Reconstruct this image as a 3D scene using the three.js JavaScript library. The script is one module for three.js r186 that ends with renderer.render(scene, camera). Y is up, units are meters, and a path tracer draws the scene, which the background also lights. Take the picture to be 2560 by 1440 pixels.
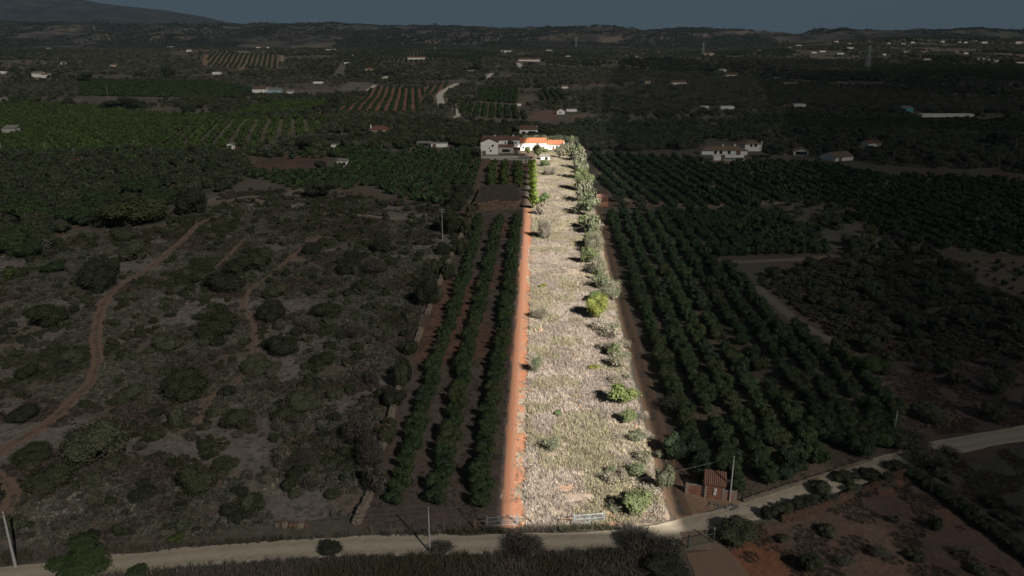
import * as THREE from 'three';
import { mergeGeometries } from 'three/addons/utils/BufferGeometryUtils.js';

// ---------------------------------------------------------------- camera, sky, sun, exposure
const scene = new THREE.Scene();
const FPX = 1900, PITCH = 17.9 * Math.PI / 180, EYE = 62;          // focal length in photograph pixels, tilt down, height above the plot
const camera = new THREE.PerspectiveCamera(2 * Math.atan(720 / FPX) * 180 / Math.PI, 16 / 9, 1, 40000);
camera.position.set(0, EYE, 0);
camera.rotation.x = -PITCH;
const SUN = new THREE.Vector3(0.46, 0.56, 0.69).normalize();
const sun = new THREE.DirectionalLight(new THREE.Color().setRGB(1, 0.94, 0.85), 5);
sun.position.copy(SUN).multiplyScalar(1500); sun.castShadow = true; sun.shadow.radius = 0.2;
sun.shadow.mapSize.set(4096, 4096);
Object.assign(sun.shadow.camera, { left: -400, right: 400, top: 500, bottom: -500, near: 1, far: 4000 });
scene.add(sun, sun.target);
{ // one even, dim grey-blue sky
  const W = 512, H = 256, d = new Float32Array(W * H * 4);
  for (let j = 0; j < H; j++) for (let i = 0; i < W; i++) {
    const el = ((j + 0.5) / H - 0.5) * Math.PI, k = Math.max(0, Math.sin(el)), o = (j * W + i) * 4, f = Math.exp(-k * 3);
    d[o] = 0.021 + 0.006 * f; d[o + 1] = 0.032 + 0.009 * f; d[o + 2] = 0.043 + 0.010 * f; d[o + 3] = 1;
  }
  const t = new THREE.DataTexture(d, W, H, THREE.RGBAFormat, THREE.FloatType);
  t.mapping = THREE.EquirectangularReflectionMapping; t.magFilter = THREE.LinearFilter; t.needsUpdate = true;
  scene.background = t; scene.environment = t;
}
const renderer = new THREE.WebGLRenderer({ antialias: true });
renderer.toneMapping = THREE.LinearToneMapping; renderer.toneMappingExposure = 2.3;
renderer.shadowMap.enabled = true; renderer.setSize(1024, 576);
scene.fog = new THREE.FogExp2(new THREE.Color().setRGB(0.52, 0.76, 1.0), 0.000031);

// ---------------------------------------------------------------- helpers
let seed = 20240611;
const rnd = () => { seed = (seed + 0x6D2B79F5) | 0; let t = Math.imul(seed ^ (seed >>> 15), 1 | seed); t = (t + Math.imul(t ^ (t >>> 7), 61 | t)) ^ t; return ((t ^ (t >>> 14)) >>> 0) / 4294967296; };
const rr = (a, b) => a + (b - a) * rnd();
const clamp = (v, a = 0, b = 1) => Math.min(b, Math.max(a, v));
const sstep = (a, b, v) => { const t = clamp((v - a) / (b - a)); return t * t * (3 - 2 * t); };
const lerp = (a, b, t) => a + (b - a) * t;
const hash = (i, j) => { let h = Math.imul(i, 374761393) + Math.imul(j, 668265263) | 0; h = Math.imul(h ^ (h >>> 13), 1274126177); return ((h ^ (h >>> 16)) >>> 0) / 4294967296; };
const noise = (x, y) => { const i = Math.floor(x), j = Math.floor(y), u = x - i, v = y - j, a = u * u * (3 - 2 * u), b = v * v * (3 - 2 * v); return lerp(lerp(hash(i, j), hash(i + 1, j), a), lerp(hash(i, j + 1), hash(i + 1, j + 1), a), b); };
const fbm = (x, y, n = 4) => { let s = 0, a = 0.5, t = 0; for (let k = 0; k < n; k++) { s += a * noise(x, y); t += a; x = x * 2.03 + 17.1; y = y * 2.03 + 5.3; a *= 0.5; } return s / t; };
const interp = (tab, x) => { if (x <= tab[0][0]) return tab[0][1]; for (let k = 1; k < tab.length; k++) if (x <= tab[k][0]) return lerp(tab[k - 1][1], tab[k][1], (x - tab[k - 1][0]) / (tab[k][0] - tab[k - 1][0])); return tab[tab.length - 1][1]; };

// ---------------------------------------------------------------- the lie of the land (x to the right, D metres away)
const SKYLINE = [[-4000, 1010], [-3000, 1000], [0, 985], [100, 940], [200, 890], [300, 780], [400, 690], [500, 580], [560, 500], [620, 380], [700, 250], [900, 150]];
const RIDGE = [[-400, 62], [0, 66], [600, 67], [870, 66], [950, 71], [1010, 68], [1150, 70], [1250, 75], [1500, 77], [1700, 82], [1900, 85], [2000, 89], [2170, 84], [2250, 87], [2320, 80], [2400, 80], [2450, 88], [2560, 90], [3200, 88]];
function height(x, z) {
  const D = -z;
  let h = 0.3 * (noise(x / 34 + 3, D / 34) - 0.5);
  if (D < 520) return h;
  const az = 1280 + x / Math.max(D, 1) * FPX * 1.05;
  h += interp([[520, 0], [700, 0.5], [1000, 4], [1500, 13], [2200, 27], [3000, 35], [3800, 30], [4600, 40], [21000, 120]], D);
  const s = sstep(560, 1300, D) * (1 - sstep(3300, 4800, D));
  h += s * ((fbm(x / 420 + 7.3, D / 420 + 1.7, 3) - 0.5) * 26 + (fbm(x / 130, D / 130, 2) - 0.5) * 5);
  h += s * 11 * Math.exp(-(((x + 230) / 260) ** 2 + ((D - 1750) / 300) ** 2));
  h += s * 14 * Math.exp(-(((x + 820) / 260) ** 2 + ((D - 2000) / 320) ** 2));
  h += sstep(1500, 3000, D) * (1 - sstep(4300, 5400, D)) * 46 * sstep(1750, 2300, az) * (0.65 + 0.7 * fbm(x / 500, D / 500, 3));
  if (D > 3600) {
    const y = interp(RIDGE, az), peak = 6800 * (106 - y) / FPX * 1.05 + 11;
    const rz = sstep(3900, 6600, D) * (1 - 0.55 * sstep(7000, 9500, D));
    const n = fbm(x / 900 + 4, D / 700 + 9, 5), rid = 1 - Math.abs(2 * fbm(x / 620 + 1, D / 620, 4) - 1);
    h += rz * peak * (0.36 + 0.32 * n + 0.46 * rid * rid) + sstep(3900, 5200, D) * 22 * (fbm(x / 210 + 3, D / 260, 4) - 0.5) + sstep(3900, 4700, D) * (1 - sstep(5200, 6200, D)) * 62 * (1 - Math.abs(2 * fbm(x / 430 + 20, D / 420 + 4, 4) - 1)) ** 2;
  }
  if (D > 10500) h += sstep(11000, 16200, D) * (1 - 0.5 * sstep(16500, 20000, D)) * Math.max(0, interp(SKYLINE, az) - 150) * (0.97 + 0.10 * (fbm(x / 1100, D / 1500, 4) - 0.5));
  return h;
}
const cp = Math.cos(PITCH), sp = Math.sin(PITCH);
function at(px, py, up = 0) {                                          // where the ground lies that the photograph shows there
  const r = (px - 1280) / FPX, u = (720 - py) / FPX, dy = u * cp - sp, f = cp + u * sp;
  let D = 60, prev = 60;
  for (; D < 19000; prev = D, D *= 1.004) if (EYE + dy * D / f < height(r * D / f, -D) + up) break;
  let a = prev, b = D;
  for (let k = 0; k < 24; k++) { const m = (a + b) / 2; if (EYE + dy * m / f < height(r * m / f, -m) + up) b = m; else a = m; }
  return new THREE.Vector3(r * b / f, height(r * b / f, -b), -b);
}
const pixels = (px, v) => px * Math.hypot(v.x * 0.25, -v.z * cp + (EYE - v.y) * sp) / FPX;  // photograph pixels -> metres at v
const poly = list => list.map(([x, y]) => { const p = at(x, y); return [p.x, p.z]; });
const inside = (P, x, z) => { let c = false; for (let i = 0, j = P.length - 1; i < P.length; j = i++) { const [a, b] = P[i], [d, e] = P[j]; if ((b > z) !== (e > z) && x < (d - a) * (z - b) / (e - b) + a) c = !c; } return c; };
const bbox = P => P.reduce((b, [x, z]) => [Math.min(b[0], x), Math.max(b[1], x), Math.min(b[2], z), Math.max(b[3], z)], [1e9, -1e9, 1e9, -1e9]);

const taken = {};
const numbered = n => { const k = taken[n] = (taken[n] ?? -1) + 1; return k ? `${n}_${String(k).padStart(3, '0')}` : n; };
function shade(o) { o.castShadow = true; o.receiveShadow = true; return o; }
function mesh(name, geo, mat, parent = scene) {
  const m = shade(new THREE.Mesh(geo, mat)); m.name = parent === scene ? numbered(name) : name; parent.add(m); return m;
}
function thing(name, label, category, p, turn = 0, group) {
  const g = new THREE.Group(); g.name = numbered(name); g.position.copy(p); g.rotation.y = turn; g.userData = { label, category };
  if (group) g.userData.group = group;
  scene.add(g); return g;
}
const tag = (o, label, category, group) => { o.userData = { label, category }; if (group) o.userData.group = group; return o; };
const structure = o => { o.userData.kind = 'structure'; return o; };
const C = (r, g, b) => new THREE.Color().setRGB(r, g, b);

// ---------------------------------------------------------------- textures
function tex(w, h, fn, srgb = true) {
  const d = new Uint8Array(w * h * 4);
  for (let j = 0; j < h; j++) for (let i = 0; i < w; i++) {
    const c = fn(i / w, j / h, i, j), o = (j * w + i) * 4;
    for (let k = 0; k < 3; k++) { let v = clamp(c[k]); if (srgb) v = v <= 0.0031308 ? v * 12.92 : 1.055 * v ** (1 / 2.4) - 0.055; d[o + k] = v * 255; }
    d[o + 3] = 255;
  }
  const t = new THREE.DataTexture(d, w, h); t.wrapS = t.wrapT = THREE.RepeatWrapping; t.magFilter = THREE.LinearFilter; t.minFilter = THREE.LinearMipmapLinearFilter;
  if (srgb) t.colorSpace = THREE.SRGBColorSpace; t.needsUpdate = true; return t;
}
const tileNoise = (u, v, f, n = 4) => {                                // noise that repeats after one tile
  let s = 0, a = 0.5, t = 0;
  for (let k = 0; k < n; k++) { const x = u * f, y = v * f, i = Math.floor(x), j = Math.floor(y), p = x - i, q = y - j, A = p * p * (3 - 2 * p), B = q * q * (3 - 2 * q), w = m => ((m % f) + f) % f; s += a * lerp(lerp(hash(w(i) + k * 91, w(j)), hash(w(i + 1) + k * 91, w(j)), A), lerp(hash(w(i) + k * 91, w(j + 1)), hash(w(i + 1) + k * 91, w(j + 1)), A), B); t += a; f *= 2; a *= 0.55; }
  return s / t;
};
const bumpTex = tex(512, 512, (u, v) => { const n = tileNoise(u, v, 16, 5); return [n, n, n]; }, false);
const std = (o) => new THREE.MeshStandardMaterial({ roughness: 0.95, metalness: 0, ...o });

// ---------------------------------------------------------------- land use
const PLOT = poly([[1312, 1316], [1320, 960], [1330, 600], [1333, 470], [1330, 400], [1345, 384], [1440, 380], [1468, 450], [1505, 600], [1552, 830], [1612, 1090], [1665, 1305]]);
const TRACKSIDE = poly([[1262, 1322], [1282, 960], [1308, 600], [1316, 520], [1334, 520], [1335, 600], [1328, 960], [1322, 1120], [1318, 1322]]);
const ROWS3 = poly([[905, 1310], [985, 1020], [1060, 830], [1180, 545], [1195, 525], [1312, 525], [1316, 620], [1303, 960], [1290, 1316]]);
const ORCHARD_RIGHT = poly([[1520, 537], [1690, 533], [1790, 645], [1880, 715], [1990, 800], [2110, 868], [2200, 960], [2262, 1060], [2225, 1128], [2020, 1216], [1862, 1264], [1730, 1180], [1668, 1040], [1600, 840]]);
const ORCHARD_VILLA = poly([[1472, 384], [1760, 398], [2060, 410], [2230, 445], [2150, 530], [2000, 505], [1860, 515], [1690, 522], [1600, 512], [1530, 497], [1500, 450]]);
const ORCHARD_HILL = poly([[2240, 440], [2560, 455], [2700, 500], [2700, 660], [2540, 638], [2320, 622], [2080, 545], [2160, 525]]);
const ORCHARD_PATH = poly([[1690, 533], [1860, 522], [2000, 560], [2085, 632], [1930, 643], [1790, 642]]);
const YOUNG = poly([[2390, 655], [2700, 640], [2700, 790], [2560, 770], [2440, 700]]);
const ORCHARD_LEFT = poly([[850, 372], [1000, 388], [1185, 375], [1210, 420], [1190, 470], [1130, 520], [1000, 498], [930, 465], [850, 475], [720, 470], [600, 440], [840, 428], [860, 400]]);
const ORCHARD_UPPER = poly([[1215, 412], [1322, 412], [1310, 470], [1215, 470]]);
const THICKET = poly([[-80, 420], [300, 395], [600, 388], [640, 430], [560, 480], [390, 500], [380, 560], [250, 575], [180, 560], [120, 640], [-80, 640]]);
const PLOUGHED = poly([[640, 398], [830, 390], [800, 430], [610, 437]]);
const SCRUB = poly([[-200, 1330], [-200, 650], [150, 590], [400, 570], [560, 480], [740, 470], [1000, 505], [1140, 530], [1160, 560], [1040, 820], [960, 1020], [880, 1290], [240, 1375]]);
const DIRT_BARE = poly([[1655, 1230], [1720, 1185], [1760, 1235], [1860, 1255], [1700, 1330], [1680, 1300]]);
const FIELD_RED = poly([[1790, 1400], [1850, 1330], [2270, 1190], [2330, 1200], [2560, 1400], [2700, 1560], [1750, 1560]]);
const FIELD_GREY = poly([[2300, 1160], [2700, 1090], [2700, 1560], [2330, 1200]]);
const RED_FAR_RIGHT = poly([[2180, 900], [2560, 880], [2700, 900], [2700, 1060], [2400, 1085], [2260, 1100], [2250, 1000]]);
const SPARSE = poly([[1890, 700], [2090, 640], [2330, 630], [2390, 660], [2450, 720], [2700, 800], [2700, 890], [2200, 905], [2110, 862]]);
const YARD = poly([[1170, 470], [1190, 390], [1200, 372], [1330, 384], [1326, 412], [1215, 414], [1195, 470]]);
const TERRACE = poly([[1185, 500], [1200, 472], [1290, 468], [1302, 505], [1190, 512]]);
const LANES = []; // roads, kept clear of plants: [points, half width]
const lane = (pts, half) => { const P = pts.map(([x, y]) => { const p = at(x, y); return [p.x, p.z]; }); LANES.push([P, half]); return P; };
const laneDist = (x, z) => { let best = 1e9; for (const [P, half] of LANES) for (let i = 1; i < P.length; i++) { const [a, b] = P[i - 1], [c, d] = P[i], dx = c - a, dz = d - b, t = clamp(((x - a) * dx + (z - b) * dz) / (dx * dx + dz * dz)); best = Math.min(best, Math.hypot(x - a - dx * t, z - b - dz * t) - half); } return best; };

const mix3 = (a, b, t) => [lerp(a[0], b[0], t), lerp(a[1], b[1], t), lerp(a[2], b[2], t)];
const SOIL_RED = [0.20, 0.095, 0.052], SOIL_BROWN = [0.13, 0.085, 0.06], SOIL_PALE = [0.33, 0.25, 0.17], GREY_HEATH = [0.205, 0.178, 0.155], STRAW = [0.36, 0.29, 0.225], GREEN_DRY = [0.27, 0.245, 0.12], DARK_GREEN = [0.07, 0.068, 0.042];
// every zone: polygon, colours by noise
const ZONES = [
  [SCRUB, (a, b, c) => mix3(mix3(GREY_HEATH, [0.145, 0.112, 0.088], sstep(0.40, 0.56, a)), mix3(SOIL_RED, SOIL_BROWN, 0.45), sstep(0.60, 0.72, b) * 0.45)],
  [THICKET, (a, b) => mix3(SOIL_BROWN, DARK_GREEN, sstep(0.4, 0.6, a))],
  [ORCHARD_LEFT, (a, b) => mix3(SOIL_BROWN, [0.10, 0.085, 0.062], sstep(0.3, 0.6, a))],
  [ORCHARD_UPPER, a => mix3(SOIL_BROWN, SOIL_RED, a * 0.5)],
  [PLOUGHED, (a, b) => mix3([0.13, 0.072, 0.054], [0.085, 0.06, 0.045], sstep(0.4, 0.6, b))],
  [ROWS3, (a, b, c) => mix3(mix3([0.135, 0.094, 0.076], [0.105, 0.083, 0.07], c), [0.18, 0.09, 0.056], sstep(0.54, 0.70, a) * 0.8)],
  [ORCHARD_RIGHT, (a, b, c) => mix3([0.16, 0.115, 0.082], [0.11, 0.085, 0.06], c)],
  [ORCHARD_VILLA, (a, b) => mix3([0.27, 0.205, 0.145], [0.21, 0.15, 0.10], a)],
  [ORCHARD_HILL, (a, b) => mix3([0.21, 0.16, 0.115], [0.15, 0.12, 0.08], a)],
  [ORCHARD_PATH, (a, b) => mix3([0.11, 0.08, 0.055], [0.07, 0.065, 0.038], a)],
  [SPARSE, (a, b, c) => mix3(mix3([0.13, 0.10, 0.078], [0.10, 0.095, 0.068], b), [0.14, 0.078, 0.062], sstep(0.55, 0.68, a))],
  [YOUNG, (a, b) => mix3([0.17, 0.135, 0.10], [0.135, 0.105, 0.078], a)],
  [RED_FAR_RIGHT, (a, b) => mix3([0.145, 0.085, 0.068], [0.12, 0.09, 0.076], b)],
  [FIELD_RED, (a, b, c) => mix3(mix3([0.155, 0.088, 0.064], [0.125, 0.09, 0.074], c), [0.25, 0.10, 0.052], sstep(0.42, 0.58, a) * 0.9)],
  [FIELD_GREY, (a, b, c) => mix3([0.10, 0.085, 0.076], [0.08, 0.075, 0.062], b)],
  [DIRT_BARE, (a, b, c) => mix3([0.36, 0.25, 0.17], [0.28, 0.17, 0.10], b)],
  [YARD, (a, b) => mix3([0.16, 0.095, 0.065], [0.12, 0.088, 0.065], a)],
  [TERRACE, (a, b) => mix3([0.14, 0.105, 0.088], [0.11, 0.088, 0.076], b)],
  [TRACKSIDE, (a, b, c) => mix3(mix3([0.37, 0.165, 0.09], [0.34, 0.27, 0.205], sstep(0.46, 0.6, c)), [0.36, 0.15, 0.075], sstep(0.5, 0.62, b))],
  [PLOT, (a, b, c) => mix3(mix3(mix3(STRAW, [0.29, 0.225, 0.175], sstep(0.35, 0.6, c)), GREEN_DRY, sstep(0.5, 0.68, a) * 0.3), [0.42, 0.215, 0.12], sstep(0.56, 0.66, b) * 0.7)],
].map(([P, f]) => [P, f, bbox(P)]);
function nearColour(x, z) {
  const wx = x + 2.4 * (noise(x / 5 + 9, z / 5) - 0.5), wz = z + 4 * (noise(x / 5, z / 5 + 31) - 0.5);
  const a = fbm(x / 22 + 2, z / 22, 3), b = fbm(x / 11 + 60, z / 16, 3), c = fbm(x / 3.2, z / 3.2 + 8, 3), g = 0.72 + 0.56 * fbm(x / 0.7, z / 0.7, 2);
  let col = mix3(mix3([0.10, 0.092, 0.066], [0.14, 0.12, 0.098], c), SOIL_BROWN, sstep(0.5, 0.7, a));
  for (const [P, f, bb] of ZONES) if (wx > bb[0] && wx < bb[1] && wz > bb[2] && wz < bb[3] && inside(P, wx, wz)) col = f(a, b, c);
  return [col[0] * g, col[1] * g, col[2] * g];
}
// fields beyond the houses
const MID = {
  redRows: poly([[770, 284], [870, 262], [935, 216], [1062, 222], [1054, 290]]),
  redRows2: poly([[1062, 222], [1120, 208], [1142, 210], [1100, 232], [1064, 246]]),
  bare: poly([[835, 225], [880, 204], [940, 208], [925, 226]]),
  bare2: poly([[825, 198], [850, 160], [868, 162], [866, 190]]),
  hillRows: poly([[512, 168], [520, 128], [560, 132], [704, 138], [706, 158], [690, 172]]),
  hillRows2: poly([[940, 150], [975, 124], [1010, 128], [1250, 132], [1200, 152], [1000, 158]]),
  leftGreen: poly([[-60, 262], [180, 262], [420, 288], [830, 300], [800, 338], [640, 372], [160, 388], [-60, 392]]),
  leftRows: poly([[390, 372], [470, 312], [560, 296], [820, 300], [760, 345], [670, 362]]),
  leftBack: poly([[200, 196], [520, 206], [640, 226], [600, 244], [200, 240]]),
  leftSlope: poly([[660, 262], [700, 250], [850, 256], [770, 286], [560, 292]]),
  centreRows: poly([[1150, 290], [1160, 262], [1290, 268], [1330, 300]]),
  centreGreen: poly([[1180, 252], [1200, 222], [1295, 218], [1300, 260]]),
  centreRight: poly([[1345, 250], [1350, 222], [1400, 226], [1420, 262]]),
  soil1: poly([[1325, 300], [1335, 278], [1390, 276], [1400, 298], [1380, 306]]),
  soil2: poly([[1420, 300], [1425, 286], [1465, 288], [1460, 302]]),
  palepatch: poly([[1490, 300], [1560, 278], [1640, 284], [1760, 280], [1830, 288], [1700, 302], [1560, 306]]),
  palepatch2: poly([[1830, 222], [1900, 214], [1930, 222], [1880, 230]]),
  palepatch3: poly([[2015, 220], [2090, 216], [2120, 222], [2050, 228]]),
  soil3: poly([[1980, 255], [2040, 248], [2060, 262], [2090, 290], [1990, 282]]),
  darkR1: poly([[1430, 345], [1440, 316], [1900, 322], [1900, 345], [1600, 350]]),
  darkR2: poly([[1790, 308], [1900, 296], [2560, 306], [2700, 330], [2560, 345], [2000, 326]]),
  farDark: poly([[2150, 172], [2300, 158], [2700, 178], [2700, 205], [2300, 196]]),
  soilStrip: poly([[518, 252], [522, 222], [536, 224], [530, 252]]),
  whiteHill: poly([[590, 132], [640, 122], [672, 130]]),
};
const MIDCOL = {
  redRows: [0.24, 0.125, 0.08], redRows2: [0.22, 0.125, 0.085], bare: [0.17, 0.15, 0.125], bare2: [0.17, 0.15, 0.12], hillRows: [0.22, 0.16, 0.11], hillRows2: [0.16, 0.11, 0.08], leftGreen: [0.12, 0.11, 0.06], leftRows: [0.15, 0.14, 0.08], leftBack: [0.12, 0.11, 0.07], leftSlope: [0.2, 0.13, 0.09],
  centreRows: [0.14, 0.12, 0.075], centreGreen: [0.12, 0.11, 0.07], centreRight: [0.1, 0.08, 0.05], soil1: [0.2, 0.115, 0.095], soil2: [0.2, 0.12, 0.09], palepatch: [0.21, 0.17, 0.14], palepatch2: [0.2, 0.14, 0.11], palepatch3: [0.2, 0.15, 0.12], soil3: [0.19, 0.12, 0.09], darkR1: [0.12, 0.10, 0.07], darkR2: [0.12, 0.10, 0.07], farDark: [0.11, 0.10, 0.07], soilStrip: [0.26, 0.16, 0.1], whiteHill: [0.26, 0.24, 0.2],
};
const MIDLIST = Object.keys(MID).map(k => [MID[k], MIDCOL[k], bbox(MID[k])]);
function midColour(x, z) {
  const wx = x + 7 * (noise(x / 17 + 9, z / 17) - 0.5), wz = z + 14 * (noise(x / 17, z / 17 + 31) - 0.5);
  const a = fbm(x / 120 + 2, z / 120, 4), b = fbm(x / 40 + 60, z / 55, 3), g = 0.7 + 0.6 * fbm(x / 5, z / 7, 2);
  let col = mix3(mix3([0.105, 0.095, 0.07], [0.145, 0.122, 0.10], sstep(0.4, 0.66, b)), [0.19, 0.135, 0.10], sstep(0.62, 0.74, a));
  for (const [P, c, bb] of MIDLIST) if (wx > bb[0] && wx < bb[1] && wz > bb[2] && wz < bb[3] && inside(P, wx, wz)) col = c;
  return [col[0] * g, col[1] * g, col[2] * g];
}
function farColour(x, z) {                                              // dry soil, burnt slopes, green scrub ground and clearings, the same mix everywhere
  const a = fbm(x / 700 + 2, z / 500, 5), b = fbm(x / 230 + 60, z / 200, 4), e = fbm(x / 1500 + 31, z / 1900, 3);
  const c = mix3(mix3([0.098, 0.092, 0.08], [0.13, 0.105, 0.092], sstep(0.38, 0.6, b)), [0.10, 0.102, 0.08], sstep(0.45, 0.6, e));
  return mix3(c, [0.22, 0.175, 0.145], sstep(0.56, 0.61, a) * sstep(0.46, 0.54, b) * 0.6);
}
const range = (a, b, n) => Array.from({ length: n + 1 }, (_, i) => a + (b - a) * i / n);
function sheet(xs, ds, drop, uvBox, colour) {
  const n = xs.length, m = ds.length, pos = new Float32Array(n * m * 3), uv = new Float32Array(n * m * 2), col = colour && new Float32Array(n * m * 3), idx = [];
  for (let j = 0; j < m; j++) for (let i = 0; i < n; i++) {
    const k = j * n + i, x = xs[i], z = -ds[j];
    pos.set([x, height(x, z) - drop(x, ds[j]), z], k * 3);
    if (uvBox) uv.set([(x - uvBox[0]) / (uvBox[1] - uvBox[0]), (ds[j] - uvBox[2]) / (uvBox[3] - uvBox[2])], k * 2); else uv.set([x / 950, ds[j] / 950], k * 2);
    if (col) col.set(colour(x, z), k * 3);
    if (i && j) idx.push(k - n - 1, k - n, k, k - n - 1, k, k - 1);
  }
  const g = new THREE.BufferGeometry();
  g.setAttribute('position', new THREE.BufferAttribute(pos, 3)); g.setAttribute('uv', new THREE.BufferAttribute(uv, 2));
  if (col) g.setAttribute('color', new THREE.BufferAttribute(col, 3));
  g.setIndex(idx); g.computeVertexNormals(); return g;
}
const repeatBump = (x, y) => { const t = bumpTex.clone(); t.repeat.set(x, y); t.needsUpdate = true; return t; };
{
  const A = [-190, 190, 40, 262], B = [-420, 420, 258, 560], M = [-1960, 1960, 500, 2860];
  const TA = tex(2048, 2048, (u, v) => nearColour(lerp(A[0], A[1], u), -lerp(A[2], A[3], v)));
  const TB = tex(2048, 1600, (u, v) => nearColour(lerp(B[0], B[1], u), -lerp(B[2], B[3], v)));
  const TM = tex(2048, 1400, (u, v) => midColour(lerp(M[0], M[1], u), -lerp(M[2], M[3], v)));
  for (const t of [TA, TB, TM]) t.wrapS = t.wrapT = THREE.ClampToEdgeWrapping;
  const within = (b, pad) => (x, D) => x > b[0] + pad && x < b[1] - pad && D > b[2] + pad && D < b[3] - pad;
  const inA = within(A, 5), inB = within(B, 6), inM = within(M, 60);
  structure(mesh('ground', sheet(range(A[0], A[1], 152), range(A[2], A[3], 89), () => 0, A), std({ map: TA, bumpMap: repeatBump(60, 36), bumpScale: 0.10 })));
  structure(mesh('field_ground', sheet(range(B[0], B[1], 280), range(B[2], B[3], 101), (x, D) => (inA(x, D) || (D < A[3] && Math.abs(x) < 190) ? 0.4 : 0), B), std({ map: TB, bumpMap: repeatBump(90, 34), bumpScale: 0.12 })));
  structure(mesh('valley_ground', sheet(range(M[0], M[1], 230), range(M[2], M[3], 200), (x, D) => (inB(x, D) ? 0.8 : D < B[3] && Math.abs(x) < 424 ? 0.25 : 0), M), std({ map: TM, bumpMap: repeatBump(120, 80), bumpScale: 0.3 })));
  const grain = tex(512, 512, (u, v) => { const n = 0.25 + 1.45 * sstep(0.25, 0.75, tileNoise(u, v, 9, 7)), q = tileNoise(u + 0.37, v, 7, 4); return [n * 0.60, n * (0.56 + 0.09 * q), n * 0.58]; });
  const D = [...range(30, 3000, 75), ...range(3040, 8200, 172), ...range(8300, 21000, 100)], g = sheet([...range(-19000, -5600, 60), ...range(-5550, 5550, 280), ...range(5600, 19000, 60)], D, (x, d) => (inM(x, d) ? 12 : d < 620 ? 3 : 0), null, farColour);
  structure(mesh('hills', g, std({ map: grain, vertexColors: true, bumpMap: grain, bumpScale: 6 })));
}
console.log('ground done');
// ---------------------------------------------------------------- roads and tracks, each a sheet on the ground
const roadTex = (base, alt, streak, rut) => tex(512, 512, (u, v) => {
  const n = tileNoise(u, v, 8, 6), f = tileNoise(u, v, 64, 3), s = tileNoise(u, v, 4, 2);
  let k = clamp(0.25 + 0.6 * (n - 0.3) + streak * (0.5 - Math.abs(Math.cos(u * Math.PI * 2)))), c = mix3(base, alt, k);
  if (rut && Math.abs(u - 0.5 + (n - 0.5) * 0.3) < 0.17) c = mix3(c, [0.095, 0.085, 0.068], sstep(0.3, 0.5, n) * 0.9);
  const g = 0.75 + 0.5 * f; return [c[0] * g, c[1] * g, c[2] * g];
});
function road(name, pts, half, mat, lift = 0.05) {
  const P = lane(pts, half), curve = new THREE.CatmullRomCurve3(P.map(([x, z]) => new THREE.Vector3(x, 0, z)), false, 'centripetal'), L = curve.getLength(), n = Math.ceil(L / 1.5), K = 8, pos = [], uv = [], idx = [];
  for (let j = 0; j <= n; j++) {
    const p = curve.getPointAt(j / n), t = curve.getTangentAt(j / n), r = new THREE.Vector3(-t.z, 0, t.x);
    for (let i = 0; i <= K; i++) {
      const s = i / K * 2 - 1, w = half * (1 + (i === 0 || i === K ? 0.5 * (fbm(j * 0.33 + (i ? 40 : 0), half + 3, 3) - 0.5) : 0)), x = p.x + r.x * s * w, z = p.z + r.z * s * w;
      pos.push(x, height(x, z) + lift - (i === 0 || i === K ? 0.03 : 0), z); uv.push(i / K, j / n * L / 9);
      if (i && j) { const k = j * (K + 1) + i; idx.push(k - K - 2, k - 1, k, k - K - 2, k, k - K - 1); }
    }
  }
  const g = new THREE.BufferGeometry(); g.setAttribute('position', new THREE.Float32BufferAttribute(pos, 3)); g.setAttribute('uv', new THREE.Float32BufferAttribute(uv, 2)); g.setIndex(idx); g.computeVertexNormals();
  return structure(mesh(name, g, mat));
}
const ROAD_CREAM = std({ map: roadTex([0.50, 0.43, 0.33], [0.35, 0.285, 0.21], 0.6), bumpMap: bumpTex, bumpScale: 0.05 });
const TRACK_RED = std({ map: roadTex([0.36, 0.15, 0.08], [0.30, 0.185, 0.125], 0.6), bumpMap: bumpTex, bumpScale: 0.05 });
const TRACK_BROWN = std({ map: roadTex([0.22, 0.135, 0.085], [0.16, 0.105, 0.07], 0.5, true), bumpMap: bumpTex, bumpScale: 0.05 });
const TRACK_SCRUB = std({ map: roadTex([0.245, 0.15, 0.10], [0.19, 0.14, 0.105], 0.4, true), bumpMap: bumpTex, bumpScale: 0.05 });
const ROAD_FAR = std({ map: roadTex([0.72, 0.66, 0.56], [0.6, 0.54, 0.45], 0.2), bumpMap: bumpTex, bumpScale: 0.05 });
road('dirt_road', [[-260, 1475], [60, 1436], [320, 1410], [560, 1386], [880, 1367], [1200, 1361], [1560, 1349], [1700, 1325], [1850, 1284], [2010, 1232], [2200, 1166], [2330, 1126], [2450, 1101], [2560, 1083], [2760, 1050]], 2.15, ROAD_CREAM, 0.06);
road('red_track', [[1268, 1320], [1271, 1230], [1276, 1130], [1285, 1000], [1296, 850], [1306, 720], [1313, 620], [1316, 560], [1314, 520]], 0.9, TRACK_RED);
road('brown_track', [[1706, 1290], [1672, 1200], [1648, 1100], [1620, 985], [1592, 880], [1560, 780], [1528, 660], [1508, 560], [1496, 515]], 1.5, TRACK_BROWN);
road('scrub_track', [[-60, 1180], [0, 1128], [67, 1090], [134, 1047], [188, 993], [222, 963], [245, 900], [238, 850], [250, 782], [275, 735], [336, 695], [403, 648], [453, 604], [497, 560], [544, 540]], 1.25, TRACK_SCRUB);
road('scrub_track', [[-20, 1180], [18, 1208], [34, 1242], [20, 1278], [-20, 1300]], 1.1, TRACK_SCRUB);
road('scrub_track', [[800, 591], [739, 635], [682, 685], [622, 729], [607, 766], [634, 799], [636, 850], [634, 897], [612, 935], [570, 968], [528, 992], [506, 1030], [488, 1062]], 0.75, TRACK_SCRUB);
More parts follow.
